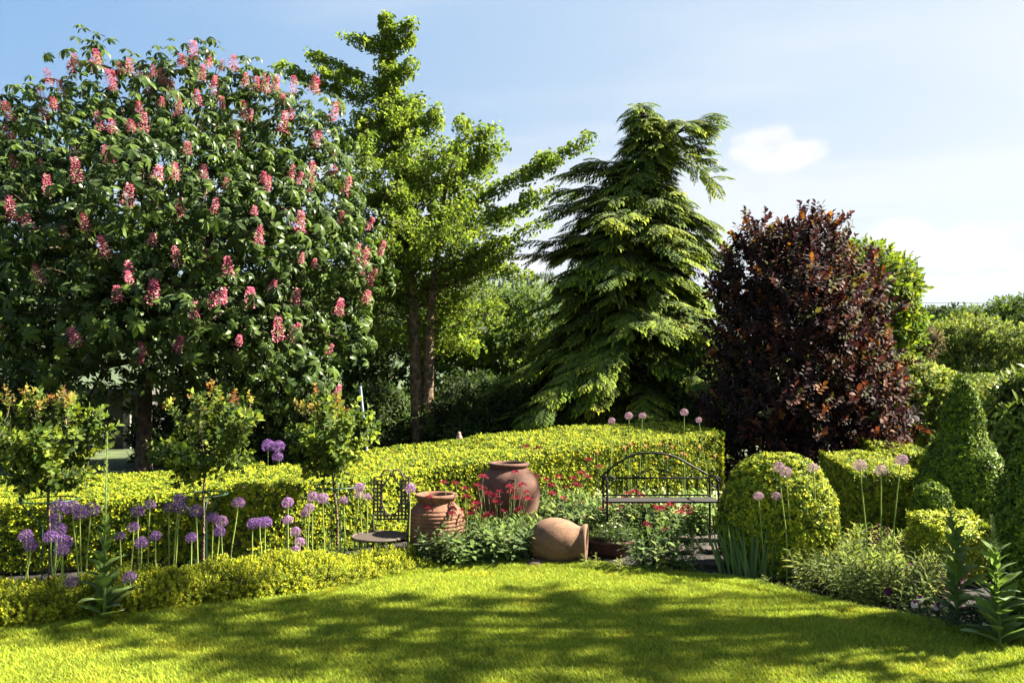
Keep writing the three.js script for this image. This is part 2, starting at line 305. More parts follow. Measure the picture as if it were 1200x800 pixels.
{
  // the soil of the flower beds, from the lawn's edge back past the hedge, softly uneven
  const nx = 150, nz = 110, g = new GB();
  for (let j = 0; j <= nz; j++) for (let i = 0; i <= nx; i++) { const x = lerp(-11, 11, i / nx), z = lerp(-3.2, -13.5, j / nz); g.v(x, -0.045 + 0.02 * fbm(x * 1.7, z * 1.7, 3, 3) + 0.012 * N3(x * 9, z * 9, 1), z, x / 0.8, z / 0.8); }
  for (let j = 0; j < nz; j++) for (let i = 0; i < nx; i++) { const a = j * (nx + 1) + i; g.t(a, a + 1, a + nx + 1); g.t(a + 1, a + nx + 2, a + nx + 1); }
  structure('bed_soil', g.geo(), M.soil, 'dark crumbly soil of the planted beds round the lawn', 'soil');
  // the lawn's turf
  const sh = new THREE.Shape(); sh.moveTo(edgeCurve[0].x, -edgeCurve[0].z); for (const p of edgeCurve) sh.lineTo(p.x, -p.z); sh.lineTo(9, 4); sh.lineTo(9, -8); sh.lineTo(-9, -8); sh.lineTo(-9, 4);
  const lg = new THREE.ExtrudeGeometry(sh, { depth: 0.05, bevelEnabled: false }); lg.rotateX(-Math.PI / 2); lg.translate(0, -0.05, 0);
  const lawn = structure('lawn', lg, M.lawnBase, 'mown green lawn with a curved edge along the flower beds', 'lawn');
  const blades = (seed, R, count) => {
    setSeed(seed); const b = new GB();
    for (let k = 0; k < count; k++) {
      const a = rr(0, 6.28), r = Math.sqrt(rnd()) * R, x = Math.cos(a) * r, z = Math.sin(a) * r, h = rr(0.02, 0.055), la = rr(0, 6.28), le = rr(0.1, 1.0) * h, w = rr(0.0022, 0.0048), c = rr(0.5, 1.5), y = rnd() < 0.13 ? 1.3 : 1;
      b.color(c * y, c, c * 0.9);
      const wx = Math.cos(la + 1.57) * w, wz = Math.sin(la + 1.57) * w, lx = Math.cos(la) * le, lz = Math.sin(la) * le;
      const i0 = b.v(x - wx, 0, z - wz), i1 = b.v(x + wx, 0, z + wz), i2 = b.v(x - wx * 0.8 + lx * 0.35, h * 0.6, z - wz * 0.8 + lz * 0.35), i3 = b.v(x + wx * 0.8 + lx * 0.35, h * 0.6, z + wz * 0.8 + lz * 0.35), i4 = b.v(x + lx, h, z + lz);
      b.t(i0, i1, i2); b.t(i1, i3, i2); b.t(i2, i3, i4);
    }
    return b.geo();
  };
  const big = [61, 62, 63, 64].map((s) => blades(s, 0.13, 820)), small = [65, 66].map((s) => blades(s, 0.035, 130));
  setSeed(700);
  const lists = big.map(() => []), smalls = small.map(() => []);
  const tone = (x, z) => { const n = fbm(x * 0.9, z * 0.9, 2, 3), m = fbm(x * 3.7, z * 3.7, 7, 3); const k = 1 + n * 0.25 + m * 0.3, y = 1 + sstep(0.05, 0.4, m) * 0.25; return [0.22 * k * y, 0.285 * k, 0.020 * k]; };
  for (let z = -7.4; z < -2.2; z += 0.105) for (let x = -5.6; x < 5.6; x += 0.105) {
    const px = x + rr(-0.05, 0.05), pz = z + rr(-0.05, 0.05), e = edgeZ(px);
    if (pz < e + 0.14 || Math.abs(px) > 1.2 - pz * 0.72) continue;
    lists[Math.floor(rnd() * 4)].push([V(px, 0, pz), V(gauss() * 0.05, 1, gauss() * 0.05), rr(0.85, 1.1), tone(px, pz), rr(0, 6.28)]);
  }
  for (let k = 0; k < 5200; k++) { const p = edgeCurve[Math.floor(rnd() * 160)].clone(); p.x += rr(-0.08, 0.08); p.z = edgeZ(p.x) + rr(-0.015, 0.2); smalls[k % 2].push([V(p.x, 0, p.z), V(gauss() * 0.12, 1, gauss() * 0.12), rr(0.8, 1.3), tone(p.x, p.z), rr(0, 6.28)]); }
  lists.forEach((l, i) => scatter(lawn, 'grass', big[i], M.grass, l)); smalls.forEach((l, i) => scatter(lawn, 'edge_grass', small[i], M.grass, l));
}

// ------------------------------------------------------------------ trimmed hedges and topiary
function hedge(name, label, category, knots, { sprigs = boxSprigs, mat = M.box, pal, density = 1500, rough = 0.02, group, size = 1, seed = 1, inset = 0.075, round = 0.07, lift = 0.5 }) {
  // knots: [x, z, front height, back height, width]; the front is the side towards +z
  setSeed(seed * 131);
  const xs = new THREE.CatmullRomCurve3(knots.map((k) => V(k[0], 0, k[1]))), n = 60, rows = [];
  const kn = (u) => { const f = u * (knots.length - 1), i = Math.min(knots.length - 2, Math.floor(f)), t = f - i; return [2, 3, 4].map((c) => lerp(knots[i][c], knots[i + 1][c], t)); };
  const o = thing(name, label, category, V(0, 0, 0), group);
  const section = (u, inn) => {
    const p = xs.getPoint(u), tg = xs.getTangent(u), nr = V(-tg.z, 0, tg.x); if (nr.z < 0) nr.negate();
    const [h1, h2, w] = kn(u), r = round;
    const prof = [[0 - inn, 0], [0 - inn, h1 - r - inn * 0.6], [-r * 0.35 - inn, h1 - r * 0.3 - inn], [-r - inn, h1 - inn], [-w + r + inn, h2 - inn], [-w + r * 0.3 + inn, h2 - r * 0.3 - inn], [-w + inn, h2 - r - inn], [-w + inn, 0]];
    return prof.map(([a, y]) => V(p.x + nr.x * a, Math.max(y, 0), p.z + nr.z * a));
  };
  const g = new GB();
  const eIn = 2.2 * inset / xs.getLength(), cu = (i) => lerp(eIn, 1 - eIn, i / n);
  for (let i = 0; i <= n; i++) rows.push(section(cu(i), inset).map((q) => g.v(q.x, q.y - 0.03, q.z)));
  for (let i = 0; i < n; i++) for (let j = 0; j < 7; j++) { g.t(rows[i][j], rows[i + 1][j], rows[i][j + 1]); g.t(rows[i + 1][j], rows[i + 1][j + 1], rows[i][j + 1]); }
  for (const e of [0, n]) { const q = section(cu(e), inset), c = g.v((q[0].x + q[7].x) / 2, 0, (q[0].z + q[7].z) / 2); for (let j = 0; j < 7; j++) g.t(c, rows[e][j], rows[e][j + 1]); }
  part('branches', g.geo(), M.core, o);
  const lists = sprigs.map(() => []);
  const put = (q, nn) => {
    const k = fbm(q.x * 2.3, q.y * 2.3, q.z * 2.3, 3); q.addScaledVector(nn, k * rough * 2.2 + N3(q.x * 11, q.y * 11, q.z * 11) * rough - 0.045);
    const ax = nn.clone().multiplyScalar(1.1).add(V(gauss() * 0.4, lift * 0.3 + gauss() * 0.3, gauss() * 0.4));
    lists[Math.floor(rnd() * sprigs.length)].push([q, ax, rr(0.75, 1.25) * size, pal(), rr(0, 6.28)]);
  };
  const len = xs.getLength();
  for (let i = 0; i < n; i++) {
    const a = section(i / n, 0), b = section((i + 1) / n, 0);
    for (let j = 0; j < 7; j++) {
      const e1 = b[j].clone().sub(a[j]), e2 = a[j + 1].clone().sub(a[j]), cr = V().crossVectors(e1, e2), area = cr.length(), nn = cr.normalize();
      const mid = section((i + 0.5) / n, 0), cen = mid[0].clone().add(mid[7]).multiplyScalar(0.5); cen.y = (mid[3].y) * 0.4; if (nn.dot(a[j].clone().sub(cen)) < 0) nn.negate();
      const back = j >= 6 ? 0.3 : 1; let m = area * density * back; m = Math.floor(m) + (rnd() < m % 1 ? 1 : 0);
      for (let k = 0; k < m; k++) { const s = rnd(), t = rnd(); const q = a[j].clone().lerp(b[j], s).lerp(a[j + 1].clone().lerp(b[j + 1], s), t); put(q, nn.clone()); }
    }
  }
  for (const e of [0, 1]) {
    const q = section(e, 0), tg = xs.getTangent(e).multiplyScalar(e ? 1 : -1), [h1, h2, w] = kn(e), m = Math.floor(w * (h1 + h2) / 2 * density * 1.15);
    for (let k = 0; k < m; k++) { const t = rnd(), y = rnd(); const p = q[0].clone().lerp(q[7], t); p.y = y * lerp(h1, h2, t); put(p, tg.clone()); }
  }
  lists.forEach((l, i) => scatter(o, 'foliage', sprigs[i], mat, l));
  return o;
}
function topiary(name, label, category, pos, profile, { sprigs = yewSprigs, mat = M.box, pal, density = 1700, size = 1, rough = 0.02, seed = 1, group, inset = 0.075, lift = 0.35 }) {
  // profile: [radius, height] from the base to the tip
  setSeed(seed * 313);
  const o = thing(name, label, category, pos, group);
  part('branches', new THREE.LatheGeometry(profile.map(([r, y], i) => new THREE.Vector2(Math.max(0.001, r - inset), i === 0 ? -0.02 : Math.max(0, y - inset * 0.7))), 28), M.core, o);
  const lists = sprigs.map(() => []);
  for (let i = 0; i < profile.length - 1; i++) {
    const [r0, y0] = profile[i], [r1, y1] = profile[i + 1], sl = Math.hypot(r1 - r0, y1 - y0); let m = Math.PI * (r0 + r1) * sl * density; m = Math.floor(m) + (rnd() < m % 1 ? 1 : 0);
    for (let k = 0; k < m; k++) {
      let t = rnd(); const w = lerp(r0, r1, t) / Math.max(r0, r1); if (rnd() > w) { t = 1 - t; }
      const a = rr(0, 6.283), r = lerp(r0, r1, t), y = lerp(y0, y1, t), nn = V(Math.cos(a) * (y1 - y0) / sl, (r0 - r1) / sl, Math.sin(a) * (y1 - y0) / sl);
      const q = V(Math.cos(a) * r, y, Math.sin(a) * r); const kk = fbm(q.x * 4 + pos.x, q.y * 4, q.z * 4, 3);
      q.addScaledVector(nn, kk * rough * 2.5 + N3(q.x * 14, q.y * 14, q.z * 14 + pos.x) * rough - 0.045);
      lists[Math.floor(rnd() * sprigs.length)].push([q, nn.clone().multiplyScalar(1.1).add(V(gauss() * 0.4, lift * 0.4 + gauss() * 0.3, gauss() * 0.4)), rr(0.75, 1.25) * size, pal(), rr(0, 6.28)]);
    }
  }
  lists.forEach((l, i) => scatter(o, 'foliage', sprigs[i], mat, l));
  return o;
}
const boxPal = palette([[0.15, 0.205, 0.010, 5], [0.25, 0.285, 0.011, 4], [0.045, 0.08, 0.008, 3.5], [0.36, 0.35, 0.013, 3]], 0.2);
const yewPal = palette([[0.09, 0.145, 0.010, 5], [0.145, 0.20, 0.011, 4], [0.04, 0.075, 0.008, 3]], 0.2);
const goldPal = palette([[0.23, 0.26, 0.008, 5], [0.34, 0.345, 0.010, 4], [0.11, 0.15, 0.007, 3]], 0.2);

const hk = (list) => list.map(([px, d, yf, yb, w]) => { const p = at(px, 0, d), dv = d + w * 0.97; return [p.x, -d, EYE - (yf - HY) / F * d, EYE - (yb - HY) / F * dv, w]; });
hedge('box_hedge', 'long clipped green box hedge rising behind the pots, the iron chair and the bench', 'hedge', hk([[-160, 6.7, 592, 570, 0.75], [0, 6.85, 586, 564, 0.75], [150, 7.1, 581, 559, 0.8], [290, 7.4, 570, 545, 0.85], [420, 7.95, 557, 537, 0.9], [500, 8.55, 546, 521, 1.0], [600, 8.95, 534, 508, 1.05], [700, 9.4, 521, 499, 1.1], [780, 9.8, 512, 495, 1.1], [850, 10.2, 506, 493, 1.1]]), { pal: boxPal, density: 2700, size: 0.74, seed: 2, rough: 0.02 });
hedge('box_hedge', 'second strip of clipped box hedge behind the long one, near the chestnut trunk', 'hedge', hk([[-160, 8.7, 571, 560, 0.5], [100, 8.9, 566, 555, 0.5], [300, 9.1, 551, 541, 0.5]]), { pal: boxPal, density: 2000, size: 0.8, seed: 3 });
// low golden hedge along the lawn
{
  const line = [[-260, 772, 732], [-60, 752, 712], [60, 738, 700], [180, 723, 684], [300, 709, 671], [380, 698, 664], [440, 684, 657], [505, 672, 650]].map(([px, py, top]) => { const d = depthAt(py) + 0.02, p = at(px, 0, d); const h = EYE - (top + (px > 400 ? 10 : 4) - HY) / F * d; return [p.x, -d, h, h + 0.05, 0.42]; });
  hedge('golden_hedge', 'low loose golden-leaved edging hedge between the lawn and the allium bed', 'hedge', line, { sprigs: goldSprigs, mat: M.leaf, pal: goldPal, density: 3900, seed: 4, rough: 0.05, round: 0.12, size: 0.95, inset: 0.09 });
}
// right-hand hedges
hedge('box_hedge', 'short box hedge with a dark front, behind the three tall pale alliums', 'hedge', hk([[998, 8.5, 551, 529, 0.9], [1040, 8.5, 549, 526, 0.9], [1084, 8.5, 556, 530, 0.9]]), { pal: boxPal, density: 2500, size: 0.76, seed: 5 });
hedge('box_hedge', 'narrow strip of box hedge in front of the round pale shrub', 'hedge', hk([[1030, 10.4, 527, 513, 0.8], [1095, 10.4, 533, 517, 0.8]]), { pal: boxPal, density: 1300, seed: 6 });
hedge('box_hedge', 'box hedge peeping out behind the tall cone topiary', 'hedge', hk([[1150, 9.6, 552, 536, 0.8], [1240, 9.6, 552, 536, 0.8]]), { pal: boxPal, density: 1300, seed: 7 });
hedge('golden_hedge', 'square clipped golden box block beside the foxglove plants', 'hedge', hk([[1098, 6.5, 622, 598, 0.5], [1170, 6.5, 622, 598, 0.5]]), { pal: palette([[0.26, 0.30, 0.02, 5], [0.34, 0.36, 0.03, 3], [0.16, 0.22, 0.02, 2]], 0.2), density: 2200, seed: 8, round: 0.1 });
hedge('clipped_hedge', 'tall dark clipped hedge in front of the far orchard trees', 'hedge', hk([[1098, 18, 456, 441, 1.4], [1180, 18, 456, 440, 1.4], [1290, 18, 456, 440, 1.4]]), { pal: yewPal, density: 500, seed: 9, size: 2.0 });

{
  const R = 68 / F * 7.0;
  const prof = []; const top = EYE - (530 - HY) / F * 7.0; for (let k = 0; k <= 12; k++) { const a = k / 12 * Math.PI * 0.62 - Math.PI * 0.12; prof.push([R * Math.cos(Math.max(a, -1)) ** 0.8, top * 0.38 + top * 0.62 * Math.sin(a)]); }
  prof.unshift([R * 0.86, 0]); prof[prof.length - 1][0] = 0.01;
  topiary('topiary_ball', 'large clipped dome of green box beside the iron bench', 'topiary', V(at(911, 0, 7).x, 0, -7), prof, { sprigs: boxSprigs, pal: boxPal, density: 3000, size: 0.8, seed: 3, rough: 0.022 });
  const mk = (d, rows) => rows.map(([w, y]) => [w / F * d, Math.max(0, EYE - (y - HY) / F * d)]);
  topiary('topiary_cone', 'tall clipped cone topiary with a narrow waisted top', 'topiary', V(at(1128, 0, 8.2).x, 0, -8.2), mk(8.2, [[44, 634], [49, 606], [49, 580], [45, 555], [39, 534], [28, 516], [22, 503], [21, 490], [17, 470], [11, 452], [1, 438]]), { pal: yewPal, sprigs: boxSprigs, density: 1900, seed: 4 });
  topiary('topiary_cone', 'broad dark clipped cone beside the taller foxglove plant', 'topiary', V(at(1236, 0, 5.25).x, 0, -5.25), mk(5.25, [[56, 736], [63, 680], [62, 610], [52, 570], [40, 530], [28, 490], [12, 450], [1, 430]]), { pal: yewPal, sprigs: boxSprigs, density: 2200, seed: 5 });
  topiary('topiary_ball', 'small dark clipped bush at the foot of the tall cone', 'topiary', V(at(1092, 0, 7.6).x, 0, -7.6), mk(7.6, [[20, 648], [24, 620], [22, 590], [15, 572], [1, 563]]), { pal: yewPal, sprigs: boxSprigs, density: 2000, seed: 6 });
}

// ------------------------------------------------------------------ trees
function limb(g, a, b, r0, r1, bend = 0.12, seg = 6, k = 6) {
  const m = a.clone().lerp(b, 0.5); const L = a.distanceTo(b); m.add(V(gauss() * bend * L, Math.abs(gauss()) * bend * L, gauss() * bend * L));
  const pts = new THREE.QuadraticBezierCurve3(a, m, b).getPoints(k); g.tube(pts, (t) => lerp(r0, r1, t), seg); return pts;
}
// a crown of lobes: lobes [centre, rx, ry, rz]; leaf clusters lie near each lobe's uneven skin, some within
function lobeCrown(lobes, count, pal, { sprigs, depth = 0.22, inner = 0.15, freq = 2.2, amp = 0.35, up = 0.35, size = [0.8, 1.25], out = 0.7 }) {
  const lists = sprigs.map(() => []), wsum = lobes.reduce((s, l) => s + l[1] * l[2], 0);
  let made = 0, tries = 0;
  while (made < count && tries++ < count * 6) {
    let w = rnd() * wsum, l = lobes[0]; for (const c of lobes) { w -= c[1] * c[2]; if (w <= 0) { l = c; break; } }
    const u = onSphere(), c = l[0]; const bump = 1 + amp * N3(u.x * freq + c.x * 3, u.y * freq + c.y * 3, u.z * freq + c.z * 3);
    const deep = rnd() < inner, f = deep ? Math.cbrt(rnd()) * 0.9 : bump * (1 - Math.abs(gauss()) * depth);
    const q = V(c.x + u.x * l[1] * f, c.y + u.y * l[2] * f, c.z + u.z * l[3] * f);
    if (q.y < 0.05) continue;
    if (!deep) { let cov = false; for (const o of lobes) { if (o === l) continue; const dx = (q.x - o[0].x) / o[1], dy = (q.y - o[0].y) / o[2], dz = (q.z - o[0].z) / o[3]; if (dx * dx + dy * dy + dz * dz < 0.42) { cov = true; break; } } if (cov && rnd() < 0.85) continue; }
    lists[Math.floor(rnd() * sprigs.length)].push([q, V(u.x * out + gauss() * 0.5, u.y * out + up + gauss() * 0.4, u.z * out + gauss() * 0.5), rr(size[0], size[1]), pal(), rr(0, 6.28), u]);
    made++;
  }
  return lists;
}
function lobeTree(name, label, category, { d, base, lobes, trunk = 0.1, stems = 1, count = 3000, pal, sprigs = broadSprigs, mat = M.leaf, seed = 1, group, opts = {}, bark = M.bark, crownName = 'crown', trunkTop }) {
  setSeed(seed * 557);
  const b = at(base, 0, d); b.y = 0;
  const o = thing(name, label, category, b.clone(), group), s = d / F;
  const L = lobes.map(([px, py, rx, ry, dz = 0, rz]) => { const p = at(px, py, d); return [V(p.x - b.x, p.y, dz), rx * s, ry * s, (rz ?? rx) * s]; });
  const g = new GB(), tg = new GB(), cy = L.reduce((a, l) => a + l[0].y, 0) / L.length, cx = L.reduce((a, l) => a + l[0].x, 0) / L.length;
  const tt = trunkTop ?? cy * 0.55, topP = V(cx * 0.4, tt, 0);
  for (let k = 0; k < stems; k++) { const off = V(rr(-1, 1) * trunk * (stems > 1 ? 1.2 : 0), 0, rr(-1, 1) * trunk * (stems > 1 ? 1.2 : 0)); const e = topP.clone().add(off.clone().multiplyScalar(2)); tg.tube([off.clone().setY(-0.05), off.clone().setY(0.12), off.clone().lerp(e, 0.5).add(V(gauss() * 0.05, 0, gauss() * 0.05)), e], [trunk * 1.35, trunk * 1.05, trunk * 0.9, trunk * 0.7], 9); }
  for (const l of L) {
    const pts = limb(g, topP, l[0], trunk * 0.55, trunk * 0.18, 0.1, 5);
    for (let k = 0; k < 7; k++) { const u = onSphere(); u.y = Math.abs(u.y) * 0.7 + 0.1; const q = l[0].clone().add(V(u.x * l[1] * 0.85, u.y * l[2] * 0.85, u.z * l[3] * 0.85)); limb(g, pts[Math.floor(rr(3, 6))], q, trunk * 0.2, trunk * 0.05, 0.15, 4, 4); }
  }
  part('trunk', tg.geo(), bark, o); part('limbs', g.geo(), bark, o);
  const lists = lobeCrown(L, count, pal, { sprigs, ...opts });
  lists.forEach((l, i) => scatter(o, crownName, sprigs[i], mat, l));
  return { o, L, lists };
}

// --- red horse chestnut
{
  setSeed(8080);
  const d = 14.8, b = at(168, 0, d); b.y = 0; const s = d / F;
  const o = thing('horse_chestnut', 'large rounded horse chestnut tree covered in upright pink flower spikes', 'tree', b.clone());
  const P = (px, py, dz) => { const p = at(px, py, d + dz); return V(p.x - b.x, p.y, p.z - b.z); };
  const lob = [];
  const add = (px, py, dz, r, ry = r * 0.85) => lob.push([P(px, py, -dz), r * s, ry * s, r * s]);
  // the big dome, built up of many boughs: [px, py, towards the camera in m, radius px]
  for (const a of [[200, 250, 0, 150, 150], [60, 170, 0.4, 80], [140, 125, 0.2, 80], [235, 120, 0, 78], [320, 155, 0.3, 76], [20, 250, 0.6, 85], [360, 230, 0.4, 74], [385, 310, 0.5, 68], [375, 385, 0.3, 66], [300, 270, 1.7, 85], [190, 230, 2.0, 90], [90, 270, 1.9, 88], [-20, 330, 0.8, 90], [60, 370, 1.8, 85], [170, 350, 2.2, 85], [280, 370, 1.9, 80], [330, 440, 1.0, 60], [90, 440, 1.2, 62], [-30, 430, 0.6, 75], [210, 425, 1.5, 50], [250, 200, -1.9, 110], [120, 250, -2.2, 120], [300, 330, -1.8, 110], [60, 350, -2, 110], [-60, 210, -0.5, 90], [330, 395, -1.2, 80], [15, 175, -0.6, 60], [265, 450, 0.2, 56]]) add(...a);
  const tg = new GB(), g = new GB(), top = V(0.05, 2.2, 0);
  tg.tube(curve([V(0, -0.05, 0), V(0.0, 0.15, 0), V(0.02, 1.0, 0), top, V(0.3, 3.6, 0.0), V(0.5, 5.0, 0)], 16), (t) => 0.17 * (1 - 0.55 * t) + 0.09 * Math.exp(-t * 18), 12);
  for (const l of lob) { const pts = limb(g, V(rr(-0.05, 0.25), rr(1.9, 3.6), rr(-0.1, 0.1)), l[0], 0.075, 0.02, 0.08, 6, 8); for (let k = 0; k < 8; k++) { const u = onSphere(); limb(g, pts[Math.floor(rr(4, 8))], l[0].clone().add(V(u.x * l[1] * 0.85, u.y * l[2] * 0.8, u.z * l[3] * 0.85)), 0.022, 0.006, 0.15, 4, 4); } }
  part('trunk', tg.geo(), M.bark, o); part('limbs', g.geo(), M.bark, o);
  const pal = palette([[0.036, 0.064, 0.008, 5], [0.058, 0.095, 0.010, 3], [0.02, 0.04, 0.007, 3]], 0.18);
  const lists = lobeCrown(lob, 11500, pal, { sprigs: palmates, depth: 0.24, inner: 0.06, amp: 0.6, freq: 3.4, up: 0.5, size: [0.6, 1.15], out: 0.8 });
  // the 300 leaves that show largest are single leaves; the rest stays a mass
  const all = []; lists.forEach((l, i) => l.forEach((it) => all.push([it, i])));
  const cp = camera.position.clone().sub(b);
  all.forEach((e) => { const it = e[0]; e[2] = it[0].distanceTo(cp) - it[2] * 2 - (it[1].clone().normalize().dot(cp.clone().sub(it[0]).normalize())) * 0.5; });
  all.sort((p, q) => p[2] - q[2]);
  const lmats = [0, 1, 2].map((k) => { const m = M.glossy.clone(); m.color = [LIN(0.036, 0.064, 0.008), LIN(0.055, 0.09, 0.010), LIN(0.024, 0.046, 0.008)][k]; return m; });
  const front = all.splice(0, 290);
  for (const [it, i] of front) { const m = part('leaf', palmates[i], lmats[Math.floor(rnd() * 3)], o); m.position.copy(it[0]); _q.setFromUnitVectors(UPV, it[1].clone().normalize()); m.quaternion.copy(_q).multiply(_q2.setFromAxisAngle(UPV, it[4])); m.scale.setScalar(it[2]); }
  palmates.forEach((p, i) => scatter(o, 'crown', p, M.glossy, all.filter((e) => e[1] === i).map((e) => e[0])));
  // flower spikes: where the photograph shows them, standing on the crown's skin
  const fl = [[40, 118], [58, 92], [82, 80], [104, 66], [128, 70], [160, 66], [178, 70], [212, 70], [246, 58], [272, 74], [290, 84], [312, 96], [345, 98], [352, 112], [383, 140], [398, 170], [410, 215], [425, 262], [445, 290], [448, 325], [430, 345], [8, 150], [30, 175], [152, 140], [120, 170], [220, 160], [275, 165], [310, 215], [265, 205], [18, 140], [22, 160], [68, 96], [90, 74], [115, 75], [141, 80], [153, 86], [170, 78], [189, 78], [200, 82], [225, 62], [238, 76], [262, 66], [254, 80], [301, 92], [320, 102], [335, 105], [362, 108], [50, 110], [128, 92], [75, 158], [96, 208], [212, 235], [170, 150], [133, 150], [190, 115], [210, 112], [230, 118], [247, 112], [258, 118], [298, 122], [100, 260], [18, 188], [48, 322], [145, 315], [152, 318], [130, 342], [177, 345], [228, 372], [296, 240], [206, 300], [160, 425], [165, 405], [345, 262], [368, 152], [376, 160], [350, 192], [362, 200], [374, 208], [335, 140], [406, 190], [345, 210], [404, 250], [420, 300], [415, 290], [440, 310], [360, 295], [378, 300], [330, 392], [350, 393], [388, 404], [392, 448], [240, 290], [255, 350], [262, 345], [285, 395], [110, 130], [135, 105], [160, 108], [205, 200], [8, 245], [15, 250], [320, 190], [285, 130], [70, 130], [240, 190], [5, 370], [300, 350], [210, 400], [60, 260], [330, 330], [400, 360], [310, 270], [180, 275], [90, 390], [250, 240], [150, 230], [45, 210], [355, 345], [270, 310], [120, 290], [185, 190]];
  for (const [px, py] of fl) {
    // nearest skin of the crown along the line of sight
    const dir = at(px, py, 1).sub(camera.position).normalize(); let best = null;
    for (const l of lob) { const oc = camera.position.clone().sub(b).sub(l[0]); const k = V(1 / l[1], 1 / l[2], 1 / l[3]), D = dir.clone().multiply(k), O = oc.clone().multiply(k), A = D.dot(D), B = O.dot(D), C = O.dot(O) - 1.02, disc = B * B - A * C; const t = disc > 0 ? (-B - Math.sqrt(disc)) / A : null; if (t !== null && (best === null || t < best)) best = t; }
    const t = best ?? d * 1.05, p = camera.position.clone().addScaledVector(dir, t).sub(b);
    const outw = p.clone().sub(V(0.5, 3.6, 0)).normalize();
    const m = part('flower_spike', panicles[Math.floor(rnd() * 3)], M.petal, o), ax = outw.clone().multiplyScalar(0.5).add(V(gauss() * 0.25, 1, gauss() * 0.25)).normalize();
    m.quaternion.setFromUnitVectors(UPV, ax).multiply(_q2.setFromAxisAngle(UPV, rr(0, 6.28))); m.scale.set(1, rr(0.8, 1.35), 1).multiplyScalar(rr(0.6, 1.15)); m.position.copy(p).addScaledVector(ax, -0.2).addScaledVector(outw, rr(-0.3, 0.2));
  }
}

